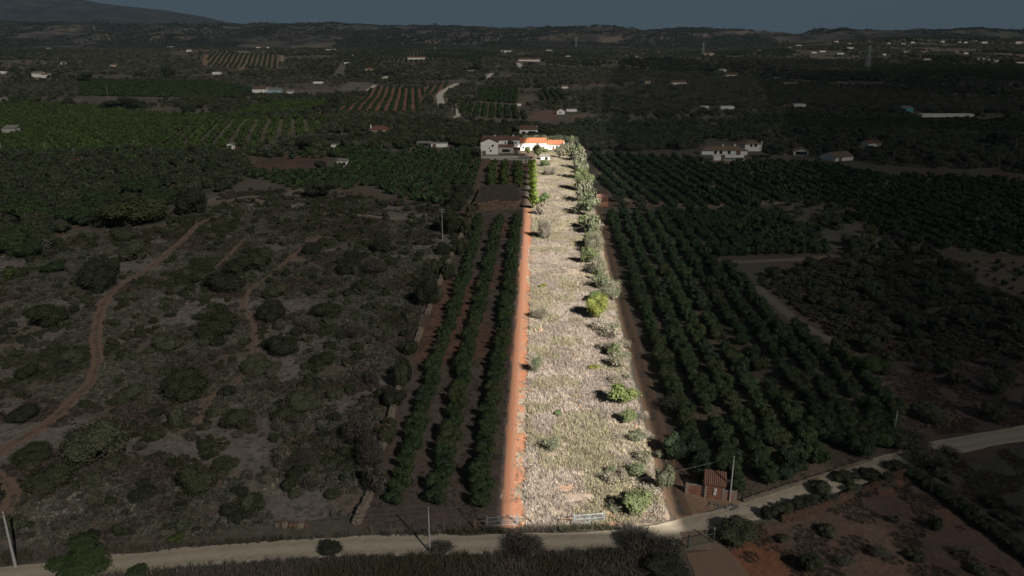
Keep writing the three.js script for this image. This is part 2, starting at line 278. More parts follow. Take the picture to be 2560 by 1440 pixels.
road('scrub_track', [[612, 598], [571, 641], [538, 672]], 0.7, TRACK_SCRUB);
road('orchard_path', [[1795, 651], [1850, 655], [1900, 652], [2000, 648], [2090, 641]], 1.4, std({ map: roadTex([0.26, 0.20, 0.145], [0.18, 0.14, 0.10], 0.4), bumpMap: bumpTex, bumpScale: 0.05 }));
road('orchard_path', [[1885, 712], [1930, 750], [1990, 800], [2050, 836], [2120, 868]], 1.3, std({ map: roadTex([0.22, 0.185, 0.145], [0.16, 0.13, 0.10], 0.4), bumpMap: bumpTex, bumpScale: 0.05 }));
road('red_path', [[2310, 657], [2400, 651], [2560, 648], [2720, 654]], 2.2, TRACK_BROWN);
road('lane', [[-100, 408], [180, 396], [330, 388], [480, 385], [600, 378], [690, 370], [730, 363]], 2.0, std({ map: roadTex([0.38, 0.35, 0.31], [0.27, 0.25, 0.22], 0.2) }), 0.1);
road('white_lane', [[1103, 266], [1101, 250], [1099, 238], [1108, 228], [1124, 219], [1143, 209]], 4, ROAD_FAR, 0.25);
road('white_lane', [[1140, 300], [1143, 284], [1136, 272]], 2.5, ROAD_FAR, 0.25);
road('white_lane', [[1219, 196], [1222, 189], [1232, 184]], 4.5, ROAD_FAR, 0.35);
road('white_lane', [[1302, 171], [1301, 165], [1296, 158]], 5, ROAD_FAR, 0.35);
road('white_lane', [[918, 226], [930, 219], [938, 213]], 3, ROAD_FAR, 0.3);
road('white_lane', [[958, 202], [962, 196], [966, 191]], 4, ROAD_FAR, 0.3);
road('farm_path', [[514, 168], [513, 150], [517, 136]], 4, std({ color: C(0.28, 0.17, 0.11) }), 0.4);
road('farm_path', [[600, 175], [612, 163], [618, 154]], 3, std({ color: C(0.32, 0.24, 0.17) }), 0.4);
road('farm_path', [[703, 139], [706, 148], [703, 157]], 4, std({ color: C(0.34, 0.27, 0.2) }), 0.4);
road('farm_path', [[2050, 272], [2090, 283], [2150, 292]], 2.2, std({ color: C(0.3, 0.24, 0.18) }), 0.2);
road('concrete_ramp', [[1768, 1378], [1790, 1410], [1810, 1450]], 3.1, std({ map: roadTex([0.25, 0.16, 0.11], [0.19, 0.12, 0.085], 0.2) }), 0.09);
road('concrete_ramp', [[1742, 1328], [1756, 1352], [1766, 1376]], 2.6, std({ map: roadTex([0.26, 0.19, 0.135], [0.19, 0.14, 0.10], 0.2) }), 0.1);
console.log('roads done');
// ---------------------------------------------------------------- plants
function crownGeo({ n, rx, ry, rz, cy, leaf, lumps = 7, core = 0.7, spread = 1, flat = 0, tone = 0.35, up = 0.35 }) {
  const L = [];
  for (let k = 0; k < lumps; k++) { const a = rr(0, Math.PI * 2), e = rr(-0.6, 1.05), r = Math.sqrt(rnd()) * 0.74; L.push([Math.cos(a) * r, e * 0.55, Math.sin(a) * r, rr(0.26, 0.56)]); }
  L.push([0, 0, 0, 0.62]);
  const pos = [], nor = [], col = [], v = new THREE.Vector3(), nn = new THREE.Vector3(), a = new THREE.Vector3(), b = new THREE.Vector3();
  for (let k = 0; k < n; k++) {
    const l = L[k % L.length], u = rr(-1, 1), t = rr(0, Math.PI * 2), q = Math.sqrt(1 - u * u), r = l[3] * (rnd() < 0.12 ? rr(1.0, 1.42) : 0.66 + 0.44 * Math.sqrt(rnd())) * spread;
    nn.set(q * Math.cos(t), u, q * Math.sin(t)); v.set(l[0] + nn.x * r, l[1] + nn.y * r, l[2] + nn.z * r);
    v.multiply(new THREE.Vector3(rx, ry, rz)); v.y += cy; if (v.y < 0.04) v.y = 0.04 + rnd() * 0.25;
    nn.x += rr(-0.7, 0.7); nn.y += rr(-0.7, 0.7) + up; nn.z += rr(-0.7, 0.7); nn.normalize();
    a.set(rr(-1, 1), rr(-1, 1), rr(-1, 1)).cross(nn).normalize(); b.copy(nn).cross(a);
    const s = leaf * rr(0.55, 1.25), w = s * rr(0.45, 0.8), c = 1 - tone + 2 * tone * rnd(), yl = rnd() * 0.25 * tone;
    const P = [[-s, 0, 0], [0, -w, 0.15 * s], [s, 0, 0], [0, w, 0.15 * s]].map(([i, j, m]) => [v.x + a.x * i + b.x * j + nn.x * m, Math.max(0.02, v.y + a.y * i + b.y * j + nn.y * m), v.z + a.z * i + b.z * j + nn.z * m]);
    for (const i of [0, 1, 2, 0, 2, 3]) { pos.push(...P[i]); nor.push(nn.x, nn.y, nn.z); col.push(c * (1 + yl), c, c * (1 - yl)); }
  }
  if (core) for (const l of L) {
    const g = new THREE.IcosahedronGeometry(1, 1), p = g.attributes.position, q = [];
    for (let i = 0; i < p.count; i++) { const k = l[3] * core * (0.8 + 0.4 * hash(Math.round(p.getX(i) * 50) + Math.round(l[0] * 999), Math.round(p.getY(i) * 50 + p.getZ(i) * 917))); q.push([(l[0] + p.getX(i) * k) * rx, Math.max(0.03, cy + (l[1] + p.getY(i) * k) * ry), (l[2] + p.getZ(i) * k) * rz]); }
    for (let i = 0; i < q.length; i += 3) { a.set(...q[i + 1]).sub(v.set(...q[i])); b.set(...q[i + 2]).sub(v); nn.copy(a).cross(b).normalize(); for (let m = 0; m < 3; m++) { pos.push(...q[i + m]); nor.push(nn.x, nn.y, nn.z); col.push(0.8, 0.8, 0.8); } }
  }
  const g = new THREE.BufferGeometry();
  g.setAttribute('position', new THREE.Float32BufferAttribute(pos, 3)); g.setAttribute('normal', new THREE.Float32BufferAttribute(nor, 3)); g.setAttribute('color', new THREE.Float32BufferAttribute(col, 3));
  return g;
}
function trunkGeo(h, r, limbs = 3, reach = 0.8) {
  const parts = [new THREE.CylinderGeometry(r * 0.7, r * 1.25, h, 7).translate(0, h / 2 - 0.05, 0)];
  for (let k = 0; k < limbs; k++) { const a = k / limbs * 6.283 + rr(-0.4, 0.4), l = h * rr(0.7, 1.1) * reach; parts.push(new THREE.CylinderGeometry(r * 0.25, r * 0.6, l, 5).translate(0, l / 2, 0).rotateZ(-rr(0.5, 0.9)).rotateY(a).translate(0, h * 0.85, 0)); }
  return mergeGeometries(parts.map(p => p.toNonIndexed()));
}
function twigGeo(n, h, w) {                                            // bare twigs of a dry bush
  const pos = [], col = [];
  for (let k = 0; k < n; k++) {
    const a = rr(0, 6.283), t = rr(0.15, 1.1), l = h * rr(0.6, 1.15), bx = Math.cos(a) * rr(0, w * 0.35), bz = Math.sin(a) * rr(0, w * 0.35), x = bx + Math.cos(a + rr(-0.6, 0.6)) * Math.sin(t) * w, z = bz + Math.sin(a + rr(-0.6, 0.6)) * Math.sin(t) * w, y = Math.cos(t) * l, q = rr(0, 6.283), e = 0.035, c = rr(0.6, 1.25);
    pos.push(bx - Math.cos(q) * e, 0, bz - Math.sin(q) * e, bx + Math.cos(q) * e, 0, bz + Math.sin(q) * e, x, Math.max(0.05, y), z); for (let i = 0; i < 3; i++) col.push(c, c, c);
  }
  const g = new THREE.BufferGeometry(); g.setAttribute('position', new THREE.Float32BufferAttribute(pos, 3)); g.setAttribute('color', new THREE.Float32BufferAttribute(col, 3)); g.computeVertexNormals(); return g;
}
const leafMat = (r, g, b) => std({ color: C(r, g, b), vertexColors: true, side: THREE.DoubleSide, roughness: 0.8 });
const BARK = std({ color: C(0.11, 0.085, 0.065), bumpMap: bumpTex, bumpScale: 0.03 });
const PALE_BARK = std({ color: C(0.30, 0.26, 0.21), bumpMap: bumpTex, bumpScale: 0.03 });
// every kind: crowns of unit plants (full size in metres), tints, trunk
const KINDS = {
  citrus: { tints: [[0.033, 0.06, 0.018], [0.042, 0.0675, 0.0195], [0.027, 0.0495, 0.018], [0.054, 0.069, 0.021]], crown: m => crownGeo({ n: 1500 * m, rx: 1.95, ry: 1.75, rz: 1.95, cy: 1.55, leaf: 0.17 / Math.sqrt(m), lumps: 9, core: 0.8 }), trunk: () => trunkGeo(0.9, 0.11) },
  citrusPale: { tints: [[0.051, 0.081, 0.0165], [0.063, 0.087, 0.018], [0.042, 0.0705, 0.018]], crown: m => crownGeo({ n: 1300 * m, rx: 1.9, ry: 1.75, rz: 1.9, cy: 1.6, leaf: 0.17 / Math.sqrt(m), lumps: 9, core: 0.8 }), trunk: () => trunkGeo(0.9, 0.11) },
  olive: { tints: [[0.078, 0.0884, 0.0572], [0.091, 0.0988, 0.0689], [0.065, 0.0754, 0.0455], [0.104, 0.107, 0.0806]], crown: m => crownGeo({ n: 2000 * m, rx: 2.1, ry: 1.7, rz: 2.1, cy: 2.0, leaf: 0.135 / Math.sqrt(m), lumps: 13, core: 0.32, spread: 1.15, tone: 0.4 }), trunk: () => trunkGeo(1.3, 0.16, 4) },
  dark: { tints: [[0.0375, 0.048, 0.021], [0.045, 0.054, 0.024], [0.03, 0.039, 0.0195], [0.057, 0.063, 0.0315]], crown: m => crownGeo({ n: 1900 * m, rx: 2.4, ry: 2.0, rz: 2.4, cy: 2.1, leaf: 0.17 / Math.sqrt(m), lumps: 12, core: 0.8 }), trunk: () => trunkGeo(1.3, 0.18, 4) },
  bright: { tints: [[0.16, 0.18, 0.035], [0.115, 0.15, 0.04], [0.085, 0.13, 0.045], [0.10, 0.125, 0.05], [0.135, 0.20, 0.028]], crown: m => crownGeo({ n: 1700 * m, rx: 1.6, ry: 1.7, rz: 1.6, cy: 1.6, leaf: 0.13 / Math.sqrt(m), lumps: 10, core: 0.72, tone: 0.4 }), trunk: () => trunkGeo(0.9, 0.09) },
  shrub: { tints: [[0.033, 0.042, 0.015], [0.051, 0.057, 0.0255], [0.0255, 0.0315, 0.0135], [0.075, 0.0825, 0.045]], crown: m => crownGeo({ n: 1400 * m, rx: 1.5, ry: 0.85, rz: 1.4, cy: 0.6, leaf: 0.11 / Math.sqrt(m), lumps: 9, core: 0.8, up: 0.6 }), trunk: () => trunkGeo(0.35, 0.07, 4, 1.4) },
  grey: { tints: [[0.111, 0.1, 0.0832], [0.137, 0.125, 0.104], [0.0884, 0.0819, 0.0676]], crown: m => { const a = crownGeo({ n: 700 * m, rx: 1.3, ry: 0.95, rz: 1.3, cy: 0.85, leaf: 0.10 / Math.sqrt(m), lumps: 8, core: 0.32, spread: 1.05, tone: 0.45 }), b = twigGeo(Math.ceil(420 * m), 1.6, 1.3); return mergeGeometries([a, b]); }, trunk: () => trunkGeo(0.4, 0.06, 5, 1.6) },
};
KINDS.pale = { ...KINDS.grey, tints: [[0.21, 0.19, 0.145], [0.24, 0.22, 0.175], [0.17, 0.165, 0.115]] };  // grey bush again, with the plot's sunlight put into brighter tints
KINDS.oliveLit = { ...KINDS.olive, tints: [[0.115, 0.135, 0.08], [0.135, 0.15, 0.095], [0.10, 0.125, 0.065], [0.15, 0.155, 0.105]] };  // olive copy for the plot, sunlit brightness painted into its tints
const CROWNS = {}, TRUNKS = {}, MATS = {};
const LEVELS = [1, 0.28, 0.06, 3.2];                                   // near, middle, far, and extra fine for the largest plants
for (const [k, K] of Object.entries(KINDS)) {
  CROWNS[k] = LEVELS.map((m, l) => Array.from({ length: l === 3 ? 1 : l ? 2 : 3 }, () => K.crown(m)));
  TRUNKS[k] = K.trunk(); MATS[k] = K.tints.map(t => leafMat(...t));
}
const PLANTS = [];                                                      // { kind, name, x, z, s, sy, label, category, group, must }
const plant = (kind, name, x, z, s, label, category, group, o = {}) => PLANTS.push({ kind, name, x, z, s, label, category, group, turn: rr(0, 6.283), ...o });
const HOUSES = [];                                                       // [x, z, radius] kept clear of plants
const clear = (x, z, r = 1) => HOUSES.every(([a, b, c]) => (x - a) ** 2 + (z - b) ** 2 > (c + r) ** 2);
function orchard(P, from, to, between, along, kind, size, label, group, o = {}) {
  const a = at(...from), b = at(...to), dx = b.x - a.x, dz = b.z - a.z, l = Math.hypot(dx, dz), ux = dx / l, uz = dz / l, bb = bbox(P), R = Math.hypot(bb[1] - bb[0], bb[3] - bb[2]) / 2 + 10;
  { const cx = (bb[0] + bb[1]) / 2 - a.x, cz = (bb[2] + bb[3]) / 2 - a.z, j = Math.round((cx * ux + cz * uz) / along), i = Math.round((cz * ux - cx * uz) / between); a.x += ux * j * along - uz * i * between; a.z += uz * j * along + ux * i * between; }
  for (let i = -Math.ceil(R / between); i <= R / between; i++) for (let j = -Math.ceil(R / along); j <= R / along; j++) {
    const x = a.x - uz * i * between + ux * j * along + rr(-0.12, 0.12) * along, z = a.z + ux * i * between + uz * j * along + rr(-0.12, 0.12) * along;
    if (!inside(P, x, z) || (o.skip && inside(o.skip, x, z)) || laneDist(x, z) < (o.gap ?? 1.3) || !clear(x, z, 2)) continue;
    if (rnd() < (o.miss ?? 0.04) || Math.abs(x) > -z * 0.74 + 12) continue;
    plant(kind, 'citrus_tree', x, z, size * rr(0.68, 1.22), label, 'citrus tree', group);
  }
}
function scatter(P, per, kinds, size, name, label, category, group, o = {}) {
  const bb = bbox(P), n = (bb[1] - bb[0]) * (bb[3] - bb[2]) / per;
  for (let k = 0; k < n; k++) {
    const x = rr(bb[0], bb[1]), z = rr(bb[2], bb[3]), kind = kinds[Math.floor(rnd() * kinds.length)], s = rr(size[0], size[1]);
    if (!inside(P, x, z) || laneDist(x, z) < s * 1.3 || !clear(x, z, s * 1.5) || Math.abs(x) > -z * 0.74 + 12) continue;
    if (o.where && !o.where(x, z)) continue;
    plant(kind, name, x, z, s, label, category, group, o.extra);
  }
}
// one plant where the photograph shows it: base pixel, width and height in photograph pixels
function place(kind, name, px, py, wpx, hpx, label, category, o = {}) {
  const p = at(px, py), w = pixels(wpx, p), dep = Math.atan2(EYE, -p.z), h = pixels(hpx, p), base = { citrus: [3.9, 3.2], citrusPale: [3.9, 3.2], olive: [4.4, 3.6], dark: [5, 4.2], bright: [3.4, 3.2], shrub: [3.1, 1.4], grey: [2.8, 1.7], pale: [2.8, 1.7], oliveLit: [4.4, 3.6] }[kind];
  const tall = Math.max(0.5 * w * 0.7, (h - w * Math.sin(dep) * 0.8) / Math.cos(dep));     // the crown's depth also fills part of its height in the picture
  plant(kind, name, p.x, p.z - w * 0.3, w / base[0], label, category, o.group, { sy: Math.max(0.3, tall / base[1]) * (kind === 'shrub' ? rr(1.1, 1.6) : 1), must: true, variant: o.variant });
}
// ---- the narrow sunlit plot
const onPlot = 'standing in the dry grass of the long narrow plot';
place('oliveLit', 'shrub', 1340, 938, 36, 52, 'rounded grey-green shrub beside the red track in the dry plot', 'shrub', { variant: 0 });
place('bright', 'shrub', 1357, 722, 22, 16, 'small yellow-green shrub alone in dry grass near the red track', 'shrub', { variant: 0 });
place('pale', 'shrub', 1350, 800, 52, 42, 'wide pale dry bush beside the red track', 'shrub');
place('bright', 'tree', 1500, 805, 66, 78, 'bright yellow-green bushy tree in the hedge of the plot', 'tree', { variant: 0 });
place('bright', 'tree', 1488, 762, 52, 40, 'deep green tree just behind the bright yellow-green tree', 'tree', { variant: 2 });
place('bright', 'tree', 1562, 1025, 76, 78, 'round green tree casting a shadow on dry grass beside the brown track', 'tree', { variant: 1 });
place('bright', 'shrub', 1485, 928, 30, 22, 'small yellow-green shrub in dry grass beside grey hedge bushes', 'shrub', { variant: 0 });
place('bright', 'shrub', 1396, 1042, 26, 15, 'low bright green shrub in the middle of dry grass', 'shrub', { variant: 2 });
place('oliveLit', 'shrub', 1380, 1138, 50, 52, 'loose olive-green shrub with dark shadow in the dry grass', 'shrub', { variant: 1 });
place('oliveLit', 'tree', 1588, 1205, 60, 62, 'olive-green tree in the plot beside the brown track bend', 'tree', { variant: 2 });
place('bright', 'tree', 1600, 1300, 100, 96, 'wide fresh green tree with pale stems next to the pale steel gate', 'tree', { variant: 3 });
place('oliveLit', 'tree', 1545, 1285, 54, 46, 'smaller olive bush leaning against the wide fresh green tree', 'tree', { variant: 1 });
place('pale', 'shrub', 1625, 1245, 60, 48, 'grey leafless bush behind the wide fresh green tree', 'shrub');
place('bright', 'tree', 1362, 508, 30, 28, 'deep green tree beside the citrus column at the plot edge', 'tree', { variant: 2 });
place('bright', 'tree', 1364, 418, 32, 20, 'green bush in front of the small shed near the orange-roofed house', 'tree', { variant: 2 });
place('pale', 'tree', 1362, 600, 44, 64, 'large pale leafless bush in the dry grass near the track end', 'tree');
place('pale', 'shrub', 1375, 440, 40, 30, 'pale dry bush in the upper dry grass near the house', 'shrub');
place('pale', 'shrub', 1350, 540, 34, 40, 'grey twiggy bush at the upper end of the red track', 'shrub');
for (const [x, y, w, h] of [[1331, 420, 22, 26], [1331, 434, 23, 28], [1330, 449, 24, 28], [1331, 465, 25, 30], [1331, 481, 26, 30], [1333, 500, 28, 34], [1334, 524, 31, 38]]) place('bright', 'citrus_tree', x, y, w, h, 'bright green citrus tree in the short column at the plot edge', 'citrus tree', { group: 'bright citrus column by the plot', variant: 4 });
const HEDGE = [[1344, 398, 20, 30, 'bright'], [1425, 392, 24, 30, 'oliveLit'], [1400, 396, 26, 26, 'oliveLit'], [1440, 405, 30, 36, 'oliveLit'], [1448, 425, 34, 40, 'oliveLit'], [1452, 452, 36, 46, 'oliveLit'], [1458, 482, 40, 50, 'bright'], [1463, 510, 42, 50, 'oliveLit'], [1468, 545, 44, 54, 'oliveLit'], [1462, 575, 36, 34, 'bright'], [1480, 590, 42, 46, 'oliveLit'], [1470, 618, 30, 32, 'bright'], [1486, 632, 40, 46, 'pale'], [1474, 664, 44, 50, 'bright'], [1496, 690, 46, 46, 'pale'], [1503, 728, 46, 44, 'oliveLit'], [1516, 755, 48, 46, 'oliveLit'], [1500, 832, 44, 40, 'pale'], [1528, 850, 44, 42, 'pale'], [1538, 892, 44, 50, 'pale'], [1545, 925, 50, 52, 'pale'], [1540, 962, 40, 30, 'pale'], [1575, 1065, 44, 44, 'bright'], [1592, 1110, 40, 36, 'oliveLit'], [1512, 880, 36, 30, 'pale'], [1440, 540, 24, 24, 'oliveLit'], [1530, 1215, 46, 46, 'pale'], [1610, 1160, 44, 40, 'pale']];
for (const [x, y, w, h, k] of HEDGE.flatMap(([x, y, w, h, k], i) => [[x, y, w * 1.1, h * (y < 650 ? 1.35 : 1.1), k], ...(y < 760 ? [0, 1, 2, 3] : [0, 1, 2]).map(q => [x + rr(-8, 24) * y / 700, y - rr(2, 26), w * rr(0.4, 0.8), h * rr(0.45, 0.95), ['oliveLit', 'pale', 'oliveLit', 'pale', 'oliveLit', 'bright', 'pale'][(i * 3 + q) % 7]])])) place(k, 'hedge_bush', x, y, w, h, { oliveLit: 'grey-green bush in the hedge along the plot and brown track', pale: 'pale leafless bush in the hedge along the plot and brown track', bright: 'fresh green bush in the hedge along the plot and brown track' }[k], 'bush', { group: 'hedge bushes along the plot', variant: k === 'bright' ? 3 : undefined });

// ---- three rows of citrus left of the red track
const ROWLINES = [[[1199, 548], [1159, 712], [1095, 900], [1031, 1122], [988, 1256]], [[1250, 552], [1213, 716], [1162, 920], [1109, 1195], [1090, 1262]], [[1292, 548], [1268, 765], [1243, 920], [1207, 1200], [1202, 1262]]];
ROWLINES.forEach((line, r) => {
  const c = new THREE.CatmullRomCurve3(line.map(([x, y]) => at(x, y))), L = c.getLength(), n = Math.round(L / 2.95);
  for (let k = 0; k <= n; k++) { const p = c.getPointAt(k / n); if (rnd() < 0.02) continue; plant('citrus', 'citrus_tree', p.x + rr(-0.25, 0.25), p.z + rr(-0.3, 0.3), rr(0.76, 1.04), 'dark green citrus tree in the three long rows beside the red track', 'citrus tree', 'three citrus rows by the red track', { must: r > 9 }); }
});
// ---------------------------------------------------------------- houses
const plaster = tex(256, 256, (u, v) => { const n = 0.84 + 0.2 * tileNoise(u, v, 6, 5); return [n, n * 0.995, n * 0.98]; });
plaster.repeat.set(0.2, 0.2);
const tiles = tex(256, 256, (u, v) => { const c = Math.floor(u * 8), r = Math.floor(v * 6), h = hash(c, r), n = 0.72 + 0.4 * h + 0.25 * (tileNoise(u, v, 16, 3) - 0.5); return [n, n * (0.95 + 0.1 * hash(c + 9, r)), n * 0.95]; });
const tileBump = tex(128, 128, (u, v) => { const n = 0.5 + 0.5 * Math.cos(u * Math.PI * 16); return [n, n, n]; }, false);
for (const t of [tiles, tileBump]) t.repeat.set(0.5, 0.5);
const wallMat = (r, g, b) => std({ color: C(r, g, b), map: plaster, roughness: 0.9 });
const roofMat = (r, g, b) => std({ color: C(r, g, b), map: tiles, bumpMap: tileBump, bumpScale: 0.08, roughness: 0.9 });
const W_WHITE = wallMat(0.88, 0.87, 0.84), W_CREAM = wallMat(0.60, 0.50, 0.37), W_GREY = wallMat(0.42, 0.40, 0.37), W_TERRA = wallMat(0.45, 0.22, 0.14);
const R_ORANGE = roofMat(0.46, 0.175, 0.085), R_BROWN = roofMat(0.17, 0.095, 0.07), R_RED = roofMat(0.22, 0.105, 0.075), R_TAN = roofMat(0.28, 0.20, 0.14), R_GREY = roofMat(0.26, 0.24, 0.22);
const GLASS = std({ color: C(0.02, 0.025, 0.03), roughness: 0.15 }), FRAME = std({ color: C(0.5, 0.48, 0.44), roughness: 0.6 }), DOOR = std({ color: C(0.16, 0.10, 0.06), roughness: 0.6 }), STEEL = std({ color: C(0.50, 0.53, 0.55), roughness: 0.45, metalness: 0.6 });
const box = (w, h, d, x = 0, y = 0, z = 0) => new THREE.BoxGeometry(w, h, d).translate(x, y, z);
const pentagon = (w, h, rise, off = 0) => { const s = new THREE.Shape(); s.moveTo(-w / 2, -0.4); s.lineTo(w / 2, -0.4); s.lineTo(w / 2, h); s.lineTo(off, h + rise); s.lineTo(-w / 2, h); s.closePath(); return s; };
const chevron = (w, h, rise, t = 0.2, over = 0.4) => { const s = new THREE.Shape(), k = rise / (w / 2), e = w / 2 + over, y = h - k * over; s.moveTo(-e, y + 0.02); s.lineTo(0, h + rise + 0.02); s.lineTo(e, y + 0.02); s.lineTo(e, y + t); s.lineTo(0, h + rise + t); s.lineTo(-e, y + t); s.closePath(); return s; };
function hipGeo(w, d, h, rise, over = 0.45) {
  const a = w / 2 + over, b = d / 2 + over, r = Math.max(0.1, a - b), y0 = h + 0.02, t = 0.18, V = [[-a, y0, b], [a, y0, b], [a, y0, -b], [-a, y0, -b], [-a, y0 + t, b], [a, y0 + t, b], [a, y0 + t, -b], [-a, y0 + t, -b], [-r, y0 + t + rise, 0], [r, y0 + t + rise, 0]];
  const F = [[0, 2, 1], [0, 3, 2], [0, 1, 5], [0, 5, 4], [1, 2, 6], [1, 6, 5], [2, 3, 7], [2, 7, 6], [3, 0, 4], [3, 4, 7], [4, 5, 9], [4, 9, 8], [6, 7, 8], [6, 8, 9], [5, 6, 9], [7, 4, 8]];
  const pos = [], uv = []; for (const f of F) for (const i of f) { pos.push(...V[i]); uv.push(V[i][0], V[i][2] + V[i][1]); }
  const g = new THREE.BufferGeometry(); g.setAttribute('position', new THREE.Float32BufferAttribute(pos, 3)); g.setAttribute('uv', new THREE.Float32BufferAttribute(uv, 2)); g.computeVertexNormals(); return g;
}
function building(name, label, category, p, { w, d, h, rise = 0, roof = 'gable', ridge = 'x', wall = W_WHITE, tile = R_RED, turn = 0, windows = [], doors = [], chimneys = [], group, side = [] }) {
  const g = thing(name, label, category, p, turn, group);
  HOUSES.push([p.x - Math.sin(turn) * d / 2, p.z - Math.cos(turn) * d / 2, Math.hypot(w, d) / 2 + 0.5]); if (-p.z > 420) for (const k of [-0.3, 0.3]) HOUSES.push([p.x * 0.985 + k * w, p.z * 0.985 + 3, w * 0.3 + 4]);
  const at0 = (m) => { m.position.z = -d / 2; return m; };
  const ex = (shape, len) => { const q = new THREE.ExtrudeGeometry(shape, { depth: len, bevelEnabled: false }).translate(0, 0, -len / 2); return ridge === 'x' ? q.rotateY(Math.PI / 2) : q; };
  if (roof === 'gable') {
    const across = ridge === 'x' ? d : w, len = ridge === 'x' ? w : d;
    at0(mesh('wall', ex(pentagon(across, h, rise), len), wall, g)); at0(mesh('roof', ex(chevron(across, h, rise), len + 0.5), tile, g));
  } else {
    at0(mesh('wall', box(w, h + 0.4, d, 0, h / 2 - 0.2, 0), wall, g));
    if (roof === 'hip') at0(mesh('roof', hipGeo(w, d, h, rise), tile, g));
    else if (roof === 'lean') at0(mesh('roof', box(w + 0.5, 0.16, d + 0.7).rotateX(Math.atan2(rise, d)).translate(0, h + 0.1 + rise * 0.5, 0), tile, g));
    else at0(mesh('roof', box(w + 0.24, 0.28, d + 0.24, 0, h + 0.15, 0), tile, g));
  }
  const R = roof === 'gable' && g.children[1];
  const opening = (kind, fx, y, ww, hh, mat) => { const m = mesh(kind, box(ww + 0.16, hh + 0.16, 0.08), FRAME, g); m.position.set(fx * w - w / 2, y + hh / 2, 0.02); const q = mesh(kind === 'window' ? 'pane' : 'leaf', box(ww, hh, 0.08), mat, m); q.position.z = 0.025; };
  for (const [fx, y, ww, hh] of windows) opening('window', fx, y, ww, hh, GLASS);
  for (const [fx, ww, hh] of doors) opening('door', fx, 0, ww, hh, DOOR);
  for (const [fx, fz, y, hh] of chimneys) { const c = mesh('chimney', box(0.7, hh, 0.7, 0, hh / 2, 0), W_WHITE, g); c.position.set(fx * w - w / 2, y, -fz * d); const t = mesh('chimney_cap', box(0.95, 0.14, 0.95, 0, 0, 0), tile, c); t.position.y = hh + 0.07; }
  return g;
}
function houseAt(name, label, category, x0, x1, y, eave, top, o = {}) {
  const p = at((x0 + x1) / 2, y), dep = Math.atan2(EYE - p.y, -p.z), w = pixels(x1 - x0, p), h = pixels(y - eave, p) / Math.cos(dep), d = o.depth ?? Math.min(w * 0.7, 9);
  const rise = o.rise ?? Math.max(0.5, Math.min(d * 0.3, pixels(eave - top, p)));
  return building(name, label, category, p, { w, d, h: Math.max(2.2, h), rise, ...o });
}
// the farmstead at the head of the plot
houseAt('house', 'long white house with bright orange tiled roof at the head of the plot', 'house', 1301, 1366, 376, 357, 343, { depth: 8, rise: 2.3, tile: R_ORANGE, windows: [[0.12, 1.2, 0.9, 1.1], [0.34, 1.2, 0.9, 1.1], [0.72, 1.2, 0.9, 1.1], [0.9, 1.2, 0.8, 1.1]], doors: [[0.52, 1.1, 2.1]], chimneys: [[0.55, 0.75, 5.2, 1.7]] });
houseAt('house', 'lower white house with orange roof joined to the long orange-roofed house', 'house', 1367, 1407, 374, 361, 351, { depth: 7.5, rise: 2, turn: -0.22, tile: R_ORANGE, windows: [[0.2, 1.1, 0.8, 1.0], [0.62, 1.1, 0.8, 1.0], [0.85, 1.1, 0.7, 1.0]], doors: [[0.4, 1.0, 2.1]], chimneys: [[0.75, 0.7, 4.2, 1.2]] });
houseAt('house', 'two-storey white gabled house with brown roof beside the walled courtyard', 'house', 1202, 1245, 386, 357, 348, { depth: 11, rise: 2.1, ridge: 'z', tile: R_BROWN, windows: [[0.7, 4.4, 1.1, 1.2], [0.5, 3.2, 0.5, 0.9], [0.58, 1.5, 1.0, 1.1]], doors: [[0.2, 1.9, 2.1]] });
houseAt('house', 'long low house with brown tiled roof behind the courtyard', 'house', 1206, 1299, 368, 350, 338, { depth: 8, rise: 2, tile: R_BROWN, chimneys: [[0.33, 0.45, 5.6, 1.6], [0.83, 0.45, 5.6, 1.7]], windows: [[0.62, 2.2, 0.9, 1.1], [0.75, 2.2, 0.9, 1.1], [0.9, 2.2, 0.9, 1.1]] });
houseAt('house', 'white house with red-brown roof and two chimneys standing behind the orange-roofed house', 'house', 1299, 1344, 338, 324, 315, { depth: 9, rise: 2.1, tile: R_BROWN, windows: [[0.22, 0.6, 2.4, 2.0], [0.74, 1.2, 1.1, 1.1]], chimneys: [[0.04, 0.5, 3.6, 2.6], [0.96, 0.4, 3.6, 2.6]], doors: [[0.5, 1.1, 2.1]] });
houseAt('outbuilding', 'dim lean-to with dark pergola roof inside the walled courtyard', 'outbuilding', 1246, 1284, 383, 368, 364, { depth: 4, rise: 0.9, roof: 'lean', wall: W_GREY, tile: R_BROWN, windows: [[0.5, 0.6, 4.5, 1.8]] });
houseAt('shed', 'small grey shed with two doors below the courtyard wall', 'shed', 1297, 1325, 408, 397, 394, { depth: 4.5, rise: 0.5, roof: 'lean', wall: W_GREY, tile: R_GREY, doors: [[0.25, 0.9, 1.9], [0.62, 0.9, 1.9]] });
houseAt('shed', 'little open white shed standing in the dry grass below the orange-roofed house', 'shed', 1352, 1374, 401, 392, 390, { depth: 3.4, rise: 0.5, roof: 'lean', tile: R_GREY, windows: [[0.62, 0.2, 1.6, 1.6]] });
{ // solar water heater lying on the orange roof
  const q = at(1314, 376), g = thing('solar_heater', 'dark solar water heater on the orange tiled roof', 'solar heater', new THREE.Vector3(q.x, q.y + 5.75, q.z - 2.4), 0);
  const s = mesh('collector', box(2.0, 0.1, 1.3).rotateX(0.5), std({ color: C(0.02, 0.03, 0.06), roughness: 0.2 }), g); s.position.y = 0.12;
  const t = mesh('tank', new THREE.CylinderGeometry(0.28, 0.28, 1.9, 14).rotateZ(Math.PI / 2), STEEL, g); t.position.set(0, 0.62, -0.75);
}
